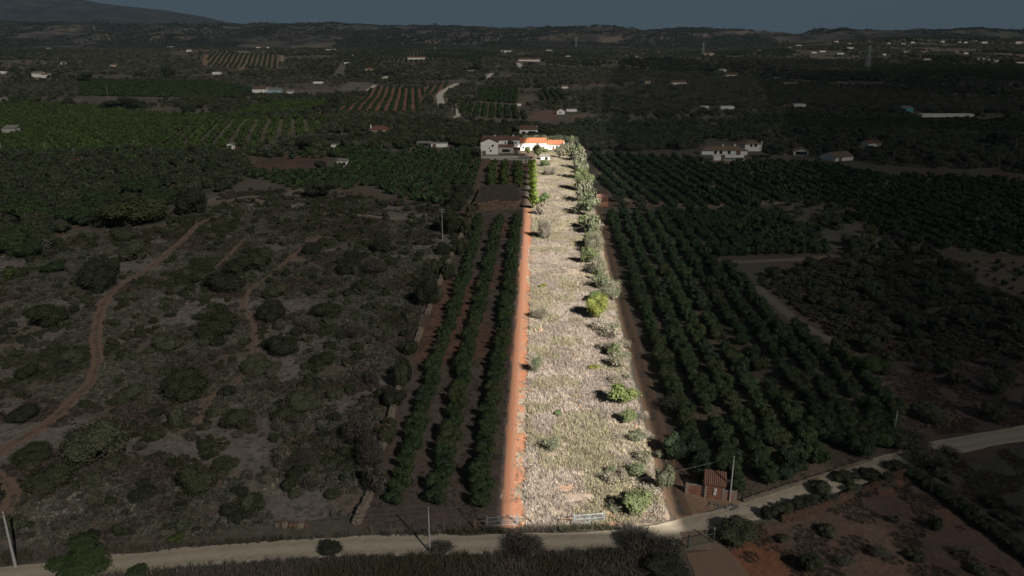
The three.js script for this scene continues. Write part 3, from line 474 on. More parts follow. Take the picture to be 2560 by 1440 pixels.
function walling(name, label, pts, h, t, mat, group) {                  // a rendered wall along a line
  const P = pts.map(([x, y]) => at(x, y)), g = thing(name, label, 'wall', P[0], 0, group);
  for (let i = 1; i < P.length; i++) { const a = P[i - 1], b = P[i], L = a.distanceTo(b), m = mesh('wall_panel', box(L - 0.01, h, t, 0, h / 2 - 0.1, 0), mat, g); m.position.set((a.x + b.x) / 2 - P[0].x, (a.y + b.y) / 2 - P[0].y, (a.z + b.z) / 2 - P[0].z); m.rotation.y = Math.atan2(-(b.z - a.z), b.x - a.x); }
  return g;
}
walling('courtyard_wall', 'low white wall around the courtyard of the farmstead', [[1201, 389], [1203, 396], [1296, 396], [1296, 384]], 1.6, 0.25, W_GREY);
walling('garden_wall', 'grey garden wall between the courtyard and the sheds', [[1225, 399], [1320, 401]], 0.8, 0.3, W_GREY);
// other houses
houseAt('house', 'beige house with red hipped roof among dark trees', 'house', 924, 970, 334, 325, 313, { roof: 'hip', depth: 9, rise: 2.6, wall: W_CREAM, tile: R_RED, windows: [[0.3, 1, 1, 1.1], [0.7, 1, 1, 1.1]], chimneys: [[0.02, 0.6, 2.6, 3.2]] });
houseAt('barn', 'low white barn with flat dark roof beside a scrapyard of sheds', 'barn', 1078, 1118, 368, 359, 357, { roof: 'flat', depth: 6, tile: R_GREY, doors: [[0.2, 2.2, 2]] });
houseAt('shed', 'dark open lean-to joined to the low white barn', 'shed', 1042, 1077, 367, 359, 357, { roof: 'lean', depth: 6, rise: 0.4, wall: W_GREY, tile: R_GREY, windows: [[0.5, 0.3, 7, 1.7]] });
houseAt('shed', 'small white hut with open front beside the ploughed field', 'shed', 843, 868, 416, 403, 401, { roof: 'lean', depth: 4, rise: 0.6, tile: R_GREY, windows: [[0.25, 0.4, 1.4, 1.8], [0.7, 0.4, 1.6, 1.8]] });
houseAt('shed', 'small white gabled hut by the country lane', 'shed', 568, 583, 373, 362, 360, { depth: 4, rise: 0.8, ridge: 'z', tile: R_GREY, doors: [[0.6, 1.0, 2.0]] });
houseAt('shed', 'tiny beige hut with flat red roof beside the country lane', 'shed', 180, 202, 411, 402, 400, { roof: 'flat', depth: 3.6, wall: W_CREAM, tile: R_RED, doors: [[0.3, 0.9, 1.8]] });
houseAt('shed', 'small red-roofed hut between the orchards right of the hedge', 'shed', 1496, 1520, 516, 509, 499, { roof: 'lean', depth: 6, rise: 1.3, wall: W_TERRA, tile: R_RED });
houseAt('slab_house', 'white hut behind the small red field near sheds', 'house', 828, 842, 371, 363, 361, { roof: 'flat', depth: 4, tile: R_GREY });
// the villa on the right
houseAt('villa', 'long white villa wing with tan tiled roof beside the pool', 'house', 1754, 1868, 387, 377, 367, { roof: 'hip', depth: 9, rise: 1.9, tile: R_TAN, windows: [[0.3, 0.5, 1.6, 1.9], [0.42, 0.5, 1.6, 1.9], [0.6, 0.5, 1.6, 1.9]], doors: [[0.8, 2.4, 2.2]], chimneys: [[0.5, 0.5, 3.6, 2.0], [0.76, 0.5, 3.6, 2.2]] });
houseAt('villa', 'two-storey white villa block with tan hipped roof and balcony', 'house', 1862, 1904, 378, 361, 354, { roof: 'hip', depth: 8, rise: 1.5, tile: R_TAN, windows: [[0.35, 2.6, 1.4, 1.8], [0.62, 2.6, 1.6, 1.8]], chimneys: [[1.06, 0.4, 2.8, 2.6]] });
houseAt('garage', 'white gabled garage with tan roof beside the villa', 'garage', 1985, 2020, 389, 380, 371, { depth: 10, rise: 1.5, ridge: 'z', turn: -0.25, tile: R_TAN, windows: [[0.5, 0.3, 6, 2]] });
houseAt('barn', 'white barn with tan roof and dark door standing apart from the villa', 'barn', 2080, 2140, 402, 393, 381, { depth: 11, rise: 2.0, turn: 0.42, tile: R_TAN, windows: [[0.06, 1.6, 0.7, 0.8]], doors: [[0.28, 1.9, 2.3]] });
houseAt('house', 'small white house with red roof among grey olive trees', 'house', 2168, 2204, 367, 358, 351, { depth: 7, rise: 1.5, turn: 0.3, tile: R_RED, windows: [[0.7, 1, 1, 1.1], [0.85, 1, 0.8, 1.1]] });
houseAt('shed', 'white pool house on the villa terrace', 'shed', 1784, 1802, 401, 394, 393, { roof: 'flat', depth: 4, tile: W_WHITE });
walling('terrace_wall', 'white parapet wall behind the swimming pool of the villa', [[1812, 394], [1860, 394]], 1.5, 0.3, W_WHITE);
{ const p = at(1838, 400), g = thing('swimming_pool', 'turquoise swimming pool on the villa terrace', 'swimming pool', p); mesh('coping', box(13, 0.3, 6, 0, 0.1, 0), W_CREAM, g); mesh('water', box(11, 0.06, 4.4, 0, 0.27, 0), std({ color: C(0.16, 0.42, 0.45), roughness: 0.05 }), g); HOUSES.push([p.x, p.z, 8]); }
walling('field_wall', 'tan wall around bare ground at the edge of the olive trees', [[2457, 392], [2462, 384], [2640, 396]], 1.6, 0.3, W_CREAM);
houseAt('house', 'white house with pale front standing alone in a brown field', 'house', 1392, 1412, 286, 278, 272, { depth: 9, rise: 2, ridge: 'z', tile: R_TAN, windows: [[0.4, 1, 1.2, 1.3]] });
houseAt('shed', 'low white outbuilding beside the lone white house', 'shed', 1416, 1442, 279, 275, 273, { roof: 'flat', depth: 5, tile: R_GREY });
houseAt('shed', 'tiny white hut on red soil beside the hedge of dark trees', 'shed', 1293, 1303, 265, 259, 257, { roof: 'flat', depth: 4, tile: R_RED });
houseAt('house', 'small house with red roof in the middle of dark woodland', 'house', 1404, 1420, 221, 216, 212, { depth: 9, rise: 2, tile: R_RED });
houseAt('shed', 'pale hut at the corner of the red soil rows', 'shed', 1056, 1065, 249, 243, 241, { roof: 'flat', depth: 5, wall: W_CREAM, tile: R_GREY });
const FAR = [ // more distant buildings: x0, x1, base, eave, top, roof, tile, wall, label
  [80, 106, 193, 184, 180, 'gable', R_GREY, W_WHITE, 'long white farmhouse with dark roof left of a round dark tree'], [104, 122, 195, 187, 183, 'gable', R_TAN, W_WHITE, 'white farmhouse annex with pale roof joined to the long farmhouse'],
  [631, 666, 232, 223, 217, 'gable', R_BROWN, W_WHITE, 'white farm building with brown roof beside a blue-grey barn'], [668, 702, 232, 224, 220, 'gable', R_GREY, wallMat(0.30, 0.45, 0.50), 'blue-grey barn between two white farm buildings'], [716, 732, 234, 229, 224, 'gable', R_GREY, W_WHITE, 'small white gabled house right of the blue-grey barn'],
  [-4, 12, 254, 248, 245, 'gable', R_GREY, W_WHITE, 'white house with pale roof at the edge of the green orchard'], [-6, 11, 184, 179, 177, 'flat', W_WHITE, W_WHITE, 'white flat-roofed house on the far farmland'], [6, 38, 332, 322, 316, 'lean', R_GREY, W_GREY, 'dark open barn with lean-to roof inside the green orchard'],
  [419, 436, 121, 117, 115, 'gable', R_GREY, W_WHITE, 'white house on the wooded hilltop'], [466, 476, 129, 125, 123, 'gable', R_GREY, W_WHITE, 'second white house beside the hilltop conifers'], [152, 162, 161, 156, 154, 'hip', R_TAN, W_WHITE, 'tiny pale house in the red hillside scrub'], [276, 292, 167, 162, 160, 'gable', R_RED, W_CREAM, 'beige house with red roof in the far scrub'], [531, 550, 186, 181, 177, 'flat', W_WHITE, W_WHITE, 'white terraced villa above a red bank'], [783, 805, 209, 206, 204, 'flat', W_WHITE, W_WHITE, 'white low villa with terrace on the far slope'],
  [1018, 1064, 148, 144, 141, 'gable', R_RED, W_WHITE, 'long white house with red roof among the hill orchard rows'], [1252, 1280, 131, 127, 125, 'flat', W_WHITE, W_WHITE, 'white villa on the far ridge among trees'], [1297, 1350, 153, 149, 146, 'gable', R_RED, W_WHITE, 'long white estate house at the top of the winding lane'], [1294, 1306, 142, 139, 137, 'flat', R_GREY, W_WHITE, 'small white house above the long estate house'], [1226, 1252, 168, 165, 163, 'flat', R_GREY, W_WHITE, 'low white building beside the winding white lane'], [1170, 1192, 179, 176, 174, 'flat', R_GREY, W_GREY, 'grey building half hidden in the trees by the lane'], [912, 932, 178, 173, 165, 'hip', R_RED, W_CREAM, 'red-roofed house above the bare terraced field'], [860, 872, 159, 157, 155, 'flat', W_WHITE, W_WHITE, 'pair of white walls beside the bare terraced field'], [1408, 1430, 144, 140, 138, 'flat', W_WHITE, W_WHITE, 'bright white villa in the wooded middle distance'], [1365, 1385, 127, 125, 123, 'flat', W_WHITE, W_WHITE, 'white house on the crest with dark trees'],
  [1680, 1716, 212, 206, 202, 'gable', R_RED, W_WHITE, 'long white house with red roof at the edge of pale scrub'], [1612, 1626, 211, 204, 200, 'gable', R_TAN, W_CREAM, 'narrow tan house standing left of the long red-roofed house'], [1816, 1845, 192, 187, 183, 'gable', R_RED, W_WHITE, 'white house with red roof in the right-hand valley'], [1798, 1816, 180, 174, 171, 'hip', R_TAN, W_WHITE, 'pale house just above the red-roofed valley house'], [1776, 1788, 197, 193, 191, 'flat', W_WHITE, W_WHITE, 'small white hut near the red-roofed valley house'], [1938, 1950, 197, 194, 192, 'flat', W_WHITE, W_WHITE, 'low white hut in the dark orchard of the valley'], [1962, 1991, 211, 207, 204, 'flat', R_GREY, W_WHITE, 'white block house with grey roof above pale ground'],
  [2256, 2282, 280, 270, 267, 'lean', R_GREY, wallMat(0.12, 0.42, 0.46), 'turquoise shed under dark trees'], [1958, 1974, 269, 264, 262, 'gable', R_RED, W_GREY, 'grey shed beside the brown field path'], [1985, 2014, 267, 264, 262, 'flat', W_WHITE, W_WHITE, 'long pale shed beside the brown field path'], [1802, 1836, 273, 269, 267, 'flat', W_WHITE, W_WHITE, 'low white enclosure on the pale scrubland'], [1752, 1772, 271, 268, 266, 'flat', R_GREY, W_WHITE, 'low grey-roofed hut on the pale scrubland'], [2306, 2434, 293, 290, 289, 'flat', W_WHITE, W_WHITE, 'very long low white wall building beyond the dark orchard'], [1882, 1882 + 10, 280, 275, 273, 'gable', R_RED, W_CREAM, 'tiny hut with red roof on the pale scrubland'],
  [1762, 1788, 139, 134, 131, 'hip', R_RED, W_CREAM, 'red-roofed house left of the tall lattice pylon'], [2094, 2110, 136, 133, 131, 'flat', W_WHITE, W_WHITE, 'white villa in the far right-hand valley'],
];
for (const [x0, x1, y, e, t, roof, tile, wall, label] of FAR) houseAt('house', label, 'house', x0, x1, y, e, t, { roof, tile, wall });
const HILL = [[1948, 1957, 109], [1962, 1972, 125], [1970, 1978, 122], [1990, 2004, 116], [2028, 2042, 133], [2050, 2064, 130], [2086, 2096, 106], [2048, 2056, 116], [2118, 2136, 122], [2120, 2128, 110], [2170, 2176, 105], [2218, 2226, 110], [2254, 2264, 112], [2278, 2286, 108], [2260, 2274, 132], [2302, 2316, 133], [2340, 2352, 135], [2318, 2326, 150], [2395, 2418, 108], [2436, 2444, 106], [2455, 2468, 108], [2380, 2392, 132], [2410, 2420, 135], [2352, 2364, 106], [2444, 2462, 148], [2470, 2486, 151], [2486, 2496, 154], [2540, 2560, 108], [2206, 2216, 138], [2540, 2560, 158], [2310, 2322, 150], [1895, 1902, 129], [1868, 1874, 129], [2412, 2420, 144], [780, 790, 130], [640, 650, 121], [666, 672, 121], [728, 738, 134], [815, 838, 127], [850, 858, 135], [880, 890, 140], [893, 902, 136], [114, 124, 124], [1590, 1596, 143], [1640, 1650, 134], [1545, 1556, 132], [1560, 1572, 143], [1655, 1662, 136]];
for (const [x0, x1, y] of HILL) houseAt('house', y > 140 ? 'small white house on the lower far hillside' : 'tiny white house scattered along the far hillside', 'house', x0, x1, y, y - 3.2, y - 4.6, { roof: 'gable', tile: rnd() < 0.4 ? R_RED : R_TAN, group: y > 140 ? 'lower far hillside houses' : 'far hillside houses' });
console.log('houses done', HOUSES.length);
// ---------------------------------------------------------------- orchards and woods
orchard(ORCHARD_RIGHT, [1530, 660], [1636, 1040], 4.7, 2.7, 'citrus', 0.9, 'dark green citrus tree in the big orchard above the brick pump house', 'citrus trees of the big orchard', { miss: 0.05, gap: 1.6 });
scatter(poly([[1700, 1110], [2225, 1070], [2225, 1135], [2020, 1205], [1870, 1245], [1850, 1180], [1730, 1170]]), 15, ['citrus'], [0.8, 1.15], 'citrus_tree', 'dark green citrus tree in the big orchard above the brick pump house', 'citrus tree', 'citrus trees of the big orchard');
orchard(ORCHARD_VILLA, [1572, 390], [1690, 470], 5.9, 2.9, 'citrus', 0.88, 'dark citrus tree in the slanting rows below the villa', 'citrus trees below the villa', { miss: 0.03 });
orchard(ORCHARD_HILL, [1572, 390], [1690, 470], 6.2, 2.8, 'citrus', 0.88, 'dark citrus tree in the dense orchard behind the young saplings', 'citrus trees of the dense orchard', { miss: 0.03 });
orchard(ORCHARD_PATH, [1800, 640], [2060, 632], 4.6, 3.8, 'citrus', 1.02, 'dark citrus tree in the small block above the curved path', 'citrus trees above the curved path', {});
orchard(ORCHARD_LEFT, [1000, 500], [1060, 420], 5.4, 4.0, 'citrus', 1.1, 'dark citrus tree in the old orchard left of the stone terrace', 'citrus trees left of the terrace', { miss: 0.1 });
orchard(ORCHARD_UPPER, [1262, 470], [1262, 416], 6.5, 2.8, 'citrusPale', 1.1, 'citrus tree in the three short rows above the stone terrace', 'citrus trees above the terrace', { miss: 0.02 });
orchard(MID.leftGreen, [390, 372], [470, 312], 5.2, 3.8, 'citrusPale', 1.12, 'yellowish green citrus tree in the wide orchard behind the lane', 'citrus trees behind the lane', { miss: 0.05, skip: MID.leftRows });
orchard(MID.leftRows, [390, 372], [470, 312], 9.5, 3.2, 'citrusPale', 1.3, 'yellowish green citrus tree in the clear rows behind the lane', 'citrus rows behind the lane', {});
orchard(MID.leftBack, [200, 240], [520, 236], 5, 4, 'citrus', 1.2, 'far dark citrus tree', 'far citrus', {});
orchard(MID.leftSlope, [660, 284], [740, 254], 8, 4, 'citrusPale', 1.1, 'far citrus tree', 'far citrus', {});
orchard(MID.redRows, [905, 284], [945, 224], 8.5, 3.6, 'citrus', 1.05, 'far citrus tree on red soil', 'far citrus', {});
orchard(MID.redRows2, [1080, 240], [1100, 212], 9, 4, 'citrus', 1.1, 'far citrus tree on red soil', 'far citrus', {});
orchard(MID.hillRows, [560, 170], [585, 134], 11, 4.5, 'citrus', 1.3, 'far citrus tree', 'far citrus', {});
orchard(MID.hillRows2, [990, 156], [1010, 130], 10, 4.5, 'citrus', 1.3, 'far citrus tree', 'far citrus', {});
orchard(MID.centreRows, [1190, 292], [1196, 264], 7, 4, 'citrus', 1.2, 'far citrus tree', 'far citrus', {});
orchard(MID.centreGreen, [1190, 250], [1210, 224], 5.5, 4, 'citrus', 1.2, 'far citrus tree', 'far citrus', {});
orchard(MID.centreRight, [1380, 262], [1362, 226], 8, 4, 'citrus', 1.2, 'far citrus tree', 'far citrus', {});
orchard(MID.darkR1, [1430, 345], [1800, 344], 4.8, 4.2, 'citrus', 1.2, 'far dark citrus tree', 'far citrus', {});
orchard(MID.darkR2, [1900, 300], [2400, 310], 4.8, 4.4, 'citrus', 1.2, 'far dark citrus tree', 'far citrus', {});
orchard(MID.farDark, [2200, 180], [2500, 180], 7, 6, 'citrus', 1.6, 'far dark citrus tree', 'far citrus', {});
{ // saplings on the far right: small, with long shadows
  const P = YOUNG, n0 = PLANTS.length;
  orchard(P, [2400, 660], [2560, 740], 5.2, 4.2, 'citrus', 0.42, 'small citrus sapling in open ground on the right slope', 'saplings on the right slope', { miss: 0.12 });
  for (let k = n0; k < PLANTS.length; k++) PLANTS[k].name = 'sapling';
}
scatter(THICKET, 17, ['dark', 'dark', 'citrus', 'dark', 'olive'], [0.75, 1.25], 'dark_tree', 'dense dark green tree in the thicket behind the scrubland', 'tree', 'thicket behind the scrubland');
scatter(SPARSE, 44, ['dark', 'dark', 'olive', 'citrus'], [0.55, 1.0], 'dark_tree', 'dark tree standing apart on the rough slope right of the curved path', 'tree', 'trees on the rough slope');
scatter(poly([[1860, 515], [2000, 505], [2160, 525], [2080, 545], [2320, 622], [2400, 652], [2330, 630], [2090, 640], [2085, 632], [2000, 560]]), 24, ['grey', 'dark', 'olive', 'citrus'], [0.6, 1.1], 'dark_tree', 'tree or bush in the wild gap between the orchard blocks', 'tree', 'trees between the orchard blocks');
scatter(RED_FAR_RIGHT, 90, ['dark', 'olive'], [0.6, 0.95], 'dark_tree', 'dark tree on bare reddish ground beside the road bend', 'tree', 'trees on the reddish ground');
scatter(FIELD_GREY, 30, ['grey', 'grey', 'shrub'], [0.5, 1.1], 'scrub_bush', 'low grey bush in the field right of the long dark hedge', 'bush', 'bushes in the grey field');
scatter(poly([[0, 384], [700, 372], [860, 372], [850, 400], [640, 396], [0, 425]]), 30, ['dark', 'citrus', 'olive', 'citrusPale'], [0.7, 1.3], 'dark_tree', 'tree along the country lane beside the ploughed field', 'tree', 'trees along the lane');
scatter(poly([[990, 352], [1195, 352], [1200, 372], [1000, 385]]), 32, ['dark', 'olive', 'citrus'], [0.8, 1.3], 'dark_tree', 'tree beside the low white barn and sheds', 'tree', 'trees by the barn');
scatter(poly([[1430, 350], [1760, 352], [1750, 378], [1470, 381]]), 22, ['olive', 'olive', 'dark'], [0.85, 1.4], 'olive_tree', 'silvery olive tree between the farmstead and the villa', 'tree', 'olives between farmstead and villa');
scatter(poly([[1900, 352], [2560, 352], [2620, 440], [2160, 410], [2060, 408], [2030, 392], [1920, 385]]), 34, ['olive', 'olive', 'dark'], [0.9, 1.5], 'olive_tree', 'silvery olive tree around the barns beside the villa', 'tree', 'olives around the villa barns');
scatter(MID.palepatch, 70, ['olive', 'grey', 'dark'], [0.8, 1.5], 'olive_tree', 'silvery tree on the pale scrubland behind the farmstead', 'tree', 'trees on the pale scrubland');
scatter(poly([[1440, 302], [1800, 307], [2000, 329], [2560, 347], [2560, 357], [1430, 353], [1440, 316]]), 60, ['olive', 'olive', 'dark'], [0.9, 1.5], 'olive_tree', 'silvery olive tree between the dark orchards behind the villa', 'tree', 'olives behind the villa');
scatter(poly([[1440, 475], [1530, 497], [1600, 512], [1690, 524], [1690, 533], [1520, 537], [1500, 515]]), 60, ['dark', 'shrub'], [0.6, 0.9], 'dark_tree', 'dark bush beside the small red-roofed hut', 'bush', 'bushes by the red-roofed hut');

// ---- single plants of the foreground and the scrubland
place('dark', 'bush', 826, 1402, 76, 66, 'dark bush overhanging the dirt road, shading its edge', 'bush', { variant: 2 });
place('citrusPale', 'bush', 440, 1362, 44, 32, 'round fresh green bush on the verge above the dirt road', 'bush', { variant: 1 });
place('citrusPale', 'bush', 190, 1450, 170, 90, 'big leafy bush covering the near end of the dirt road', 'bush', { variant: 2 });
place('citrus', 'bush', 330, 1452, 60, 46, 'smaller dark bush beside the big leafy bush at the road', 'bush');
place('grey', 'bush', 1308, 1402, 120, 74, 'spreading dark bush on the near verge of the road below the steel gates', 'bush', { variant: 2 });
place('grey', 'bush', 1600, 1382, 120, 86, 'tall dry leafless bush on the verge at the road junction', 'bush', { variant: 2 });
place('grey', 'bush', 1665, 1405, 110, 80, 'second dry leafless bush crowding the road junction', 'bush', { variant: 2 });
place('dark', 'tree', 1850, 1372, 110, 92, 'dense round dark tree beside the small green entrance gate', 'tree', { variant: 3 });
place('dark', 'tree', 1680, 1470, 120, 90, 'dark tree crown at the foot of the concrete ramp', 'tree', { variant: 2 });
place('grey', 'bush', 1100, 1392, 70, 50, 'dry bush at the foot of the concrete pole by the road', 'bush', { variant: 2 });
place('citrus', 'tree', 1705, 1160, 80, 86, 'dark leafy tree at the corner of the big orchard near the track', 'tree');
place('olive', 'tree', 1690, 1040, 70, 60, 'silvery tree at the corner of the big orchard', 'tree', { variant: 2 });
place('dark', 'bush', 1660, 1240, 50, 90, 'dark bush at the mouth of the brown track', 'bush', { variant: 3 });
const BIGSCRUB = [[120, 826, 118, 54, 'shrub', 0], [215, 735, 116, 84, 'shrub', 2], [272, 695, 60, 44, 'shrub', 0], [50, 1175, 110, 66, 'shrub', 0], [112, 1238, 142, 92, 'shrub', 1], [230, 1165, 200, 110, 'shrub', 3], [430, 1012, 140, 70, 'shrub', 0], [330, 1010, 90, 70, 'shrub', 3], [622, 945, 96, 66, 'shrub', 3], [752, 1042, 110, 70, 'shrub', 3], [715, 1062, 80, 36, 'shrub', 1], [490, 1255, 116, 96, 'shrub', 1], [925, 1180, 80, 110, 'grey', 2], [890, 1120, 84, 100, 'grey', 2], [935, 1240, 70, 100, 'grey', 2], [985, 1020, 62, 54, 'shrub', 2], [948, 638, 58, 40, 'shrub', 2], [976, 670, 50, 30, 'shrub', 0], [1070, 770, 76, 72, 'shrub', 2], [902, 730, 60, 34, 'shrub', 0], [640, 676, 92, 62, 'shrub', 1], [475, 540, 100, 70, 'shrub', 2], [330, 655, 90, 60, 'shrub', 3], [590, 690, 90, 50, 'shrub', 0], [560, 740, 110, 56, 'shrub', 2], [690, 745, 80, 50, 'shrub', 3], [820, 800, 100, 60, 'shrub', 0], [930, 690, 80, 60, 'grey', 2], [760, 820, 70, 40, 'grey', 1], [660, 810, 90, 50, 'shrub', 2], [520, 850, 120, 60, 'shrub', 0], [410, 890, 90, 50, 'shrub', 3], [700, 900, 90, 50, 'shrub', 2], [805, 920, 80, 44, 'shrub', 0], [180, 915, 70, 50, 'shrub', 3], [60, 950, 70, 50, 'shrub', 0], [45, 1060, 90, 44, 'shrub', 2], [440, 1070, 50, 70, 'shrub', 3], [600, 1080, 110, 60, 'shrub', 1], [1025, 890, 50, 40, 'shrub', 0], [1010, 960, 46, 60, 'shrub', 2], [1105, 640, 46, 36, 'shrub', 2], [1040, 720, 50, 30, 'shrub', 0], [310, 755, 46, 30, 'shrub', 3], [860, 690, 80, 40, 'shrub', 2], [770, 580, 36, 22, 'shrub', 0], [1085, 690, 40, 40, 'shrub', 1], [880, 850, 80, 50, 'grey', 2], [560, 1180, 70, 40, 'shrub', 1], [760, 1170, 80, 50, 'grey', 2], [350, 1260, 70, 40, 'shrub', 2], [620, 1280, 80, 40, 'shrub', 1], [300, 610, 70, 44, 'shrub', 1], [1130, 590, 60, 70, 'shrub', 0], [1160, 500, 70, 50, 'dark', 2], [1110, 505, 60, 50, 'dark', 1], [790, 500, 84, 60, 'dark', 0], [770, 640, 60, 36, 'shrub', 2]];
for (const [x, y, w, h, k, v] of BIGSCRUB) place(k, 'shrub', x, y, w, h, { shrub: 'large rounded evergreen shrub in the scrubland left of the stone wall', grey: 'large grey twiggy shrub in the scrubland left of the stone wall', dark: 'dark bushy tree at the back of the scrubland' }[k], 'shrub', { group: 'large shrubs of the scrubland', variant: v });
{ const n0 = PLANTS.length;
  scatter(SCRUB, 15, ['shrub', 'shrub', 'shrub', 'grey'], [0.28, 1.05], 'scrub_shrub', 'small shrub among the heath of the scrubland', 'shrub', 'small shrubs of the scrubland', { where: (x, z) => fbm(x / 22 + 2, z / 22, 3) * 0.7 + fbm(x / 6 + 5, z / 6, 2) * 0.55 > 0.50 });
  console.log('scrub shrubs', PLANTS.length - n0); for (let k = n0; k < PLANTS.length; k++) PLANTS[k].sy = PLANTS[k].s * rr(0.9, 1.9); }
const THICK = [[290, 575, 190, 110], [340, 560, 120, 90], [240, 540, 110, 80], [160, 570, 100, 70], [60, 560, 120, 90], [20, 640, 110, 90], [70, 650, 70, 60], [120, 690, 70, 44], [30, 700, 60, 40], [400, 520, 90, 60], [330, 500, 110, 70]];
for (const [x, y, w, h] of THICK) place(rnd() < 0.4 ? 'citrusPale' : 'citrus', 'dark_tree', x, y, w, h, 'broad leafy tree at the edge of the thicket beside the scrub track', 'tree', { group: 'broad trees at the thicket edge' });
// lower right field: small trees with long shadows, shrubs on the wall
for (const [x, y, w, h, k] of [[2030, 1440, 60, 74, 'dark'], [2075, 1345, 60, 34, 'shrub'], [2120, 1420, 50, 40, 'olive'], [2240, 1310, 30, 34, 'grey'], [2340, 1330, 34, 42, 'shrub'], [2205, 1400, 50, 44, 'olive'], [2300, 1410, 50, 36, 'shrub'], [2420, 1400, 60, 40, 'grey'], [1960, 1360, 40, 26, 'shrub'], [2450, 1440, 50, 40, 'shrub']]) place(k, 'field_bush', x, y, w, h, 'small bush with long shadow in the reddish field below the road', 'bush', { group: 'bushes of the reddish field' });
for (const [x, y, w, h, k] of [[1925, 1300, 44, 42, 'shrub'], [1960, 1290, 50, 44, 'dark'], [2000, 1282, 60, 50, 'shrub'], [2040, 1268, 50, 44, 'dark'], [2080, 1262, 44, 40, 'olive'], [2140, 1240, 46, 40, 'dark'], [2225, 1212, 34, 40, 'olive'], [2185, 1205, 60, 26, 'shrub'], [2120, 1215, 60, 26, 'shrub'], [2060, 1240, 70, 28, 'shrub'], [2250, 1185, 60, 28, 'shrub']]) place(k, 'wall_bush', x, y, w, h, 'bush growing on the stone wall between road and reddish field', 'bush', { group: 'bushes on the field wall' });
for (const [x, y, w, h, k] of [[2290, 1130, 120, 70, 'grey'], [2340, 1180, 110, 80, 'grey'], [2380, 1160, 70, 60, 'grey'], [2250, 1130, 60, 60, 'dark'], [2200, 1100, 70, 70, 'dark'], [2310, 1050, 60, 60, 'dark'], [2500, 1060, 70, 66, 'dark'], [2180, 945, 110, 80, 'citrusPale'], [2370, 940, 60, 60, 'dark'], [2520, 970, 70, 60, 'dark']]) place(k, 'roadside_bush', x, y, w, h, { grey: 'leafless grey tree over the road past the pump house', dark: 'dark round tree on the reddish ground beyond the road', citrusPale: 'broad yellowish green tree at the edge of the big orchard' }[k], 'tree', { group: 'trees beside the far road bend', variant: k === 'grey' ? 2 : undefined });
for (let k = 0; k < 13; k++) place(k % 3 ? 'shrub' : 'dark', 'hedge_bush', 2300 + k * 26 + rr(-5, 5), 1205 + k * 19, 54, 44, 'dark bush in the long hedge between the reddish and grey fields', 'bush', { group: 'hedge between the lower fields', variant: 2 });
// along the stone wall left of the three rows
for (const [x, y, w, h] of [[1150, 640, 40, 50], [1120, 700, 40, 40], [1090, 760, 40, 50], [1000, 975, 40, 60], [960, 1115, 50, 60], [975, 1070, 30, 30], [955, 1200, 36, 40], [1140, 530, 60, 60], [1175, 545, 30, 30], [1165, 590, 30, 34]]) place('shrub', 'wall_bush', x, y, w, h, 'dark bush beside the crumbling stone wall along the citrus rows', 'bush', { group: 'bushes beside the crumbling wall' });
place('dark', 'cypress', 1137, 300, 9, 36, 'tall narrow cypress beside the pale lane', 'tree', {});
PLANTS[PLANTS.length - 1].s = 0.45; PLANTS[PLANTS.length - 1].sy = 3.2;
// trees round the farmstead
for (const [x, y, w, h, k] of [[1190, 400, 40, 34, 'dark'], [1280, 372, 22, 24, 'dark'], [1360, 384, 22, 16, 'bright'], [1410, 378, 24, 22, 'olive'], [1320, 388, 16, 22, 'bright'], [1270, 340, 30, 24, 'dark'], [1360, 336, 40, 26, 'dark'], [1390, 340, 40, 28, 'dark'], [1240, 335, 40, 24, 'dark'], [1170, 350, 40, 36, 'dark']]) place(k, 'yard_tree', x, y, w, h, 'tree close to the white houses of the farmstead', 'tree', { group: 'trees round the farmstead' });
for (const [x, y, w, h] of [[420, 198, 36, 34], [205, 208, 40, 28], [1195, 178, 30, 24], [830, 268, 34, 28], [760, 385, 56, 46], [320, 275, 60, 36], [270, 278, 60, 30], [165, 268, 34, 24], [470, 290, 40, 30], [800, 430, 44, 34], [1930, 396, 60, 44], [1985, 300, 26, 22], [2500, 370, 60, 50]]) place('dark', 'dark_tree', x, y, w, h, 'big round dark tree standing out in the middle distance', 'tree', { group: 'big round trees of the middle distance', variant: 2 });
console.log('plants listed', PLANTS.length);

const HILLSCRUB = [];
// ---- wild woods and scattered trees of the valley: too many and too far to count
const WOODS = [];
const zoneOf = [...Object.entries(MID).filter(([k]) => !/pale|soil3/.test(k)).map(([, P]) => [P, bbox(P)])];
for (let k = 0; k < 190000 && WOODS.length < 66000; k++) {
  const D = 470 + 3500 * rnd() ** 1.55, x = rr(-0.75, 0.75) * D, z = -D;
  if (D < 640 && ZONES.some(([P, , b]) => x > b[0] && x < b[1] && z > b[2] && z < b[3] && inside(P, x, z))) continue;
  if (zoneOf.some(([P, b]) => x > b[0] && x < b[1] && z > b[2] && z < b[3] && inside(P, x, z))) continue;
  const n = fbm(x / 110 + 40, z / 130, 3); if (n < 0.33 + 0.16 * rnd()) continue;
  if (laneDist(x, z) < 5 || !clear(x, z, 5)) continue;
  const grey = fbm(x / 260 + 9, z / 260 + 3, 2) + rr(-0.15, 0.15);
  WOODS.push({ kind: grey > 0.49 ? 'olive' : grey > 0.43 ? 'grey' : rnd() < 0.7 ? 'dark' : 'citrus', x, z, s: rr(0.7, 1.5) * (grey > 0.43 && grey <= 0.49 ? 1.6 : 1), turn: rr(0, 6.283) });
}
console.log('woods', WOODS.length);

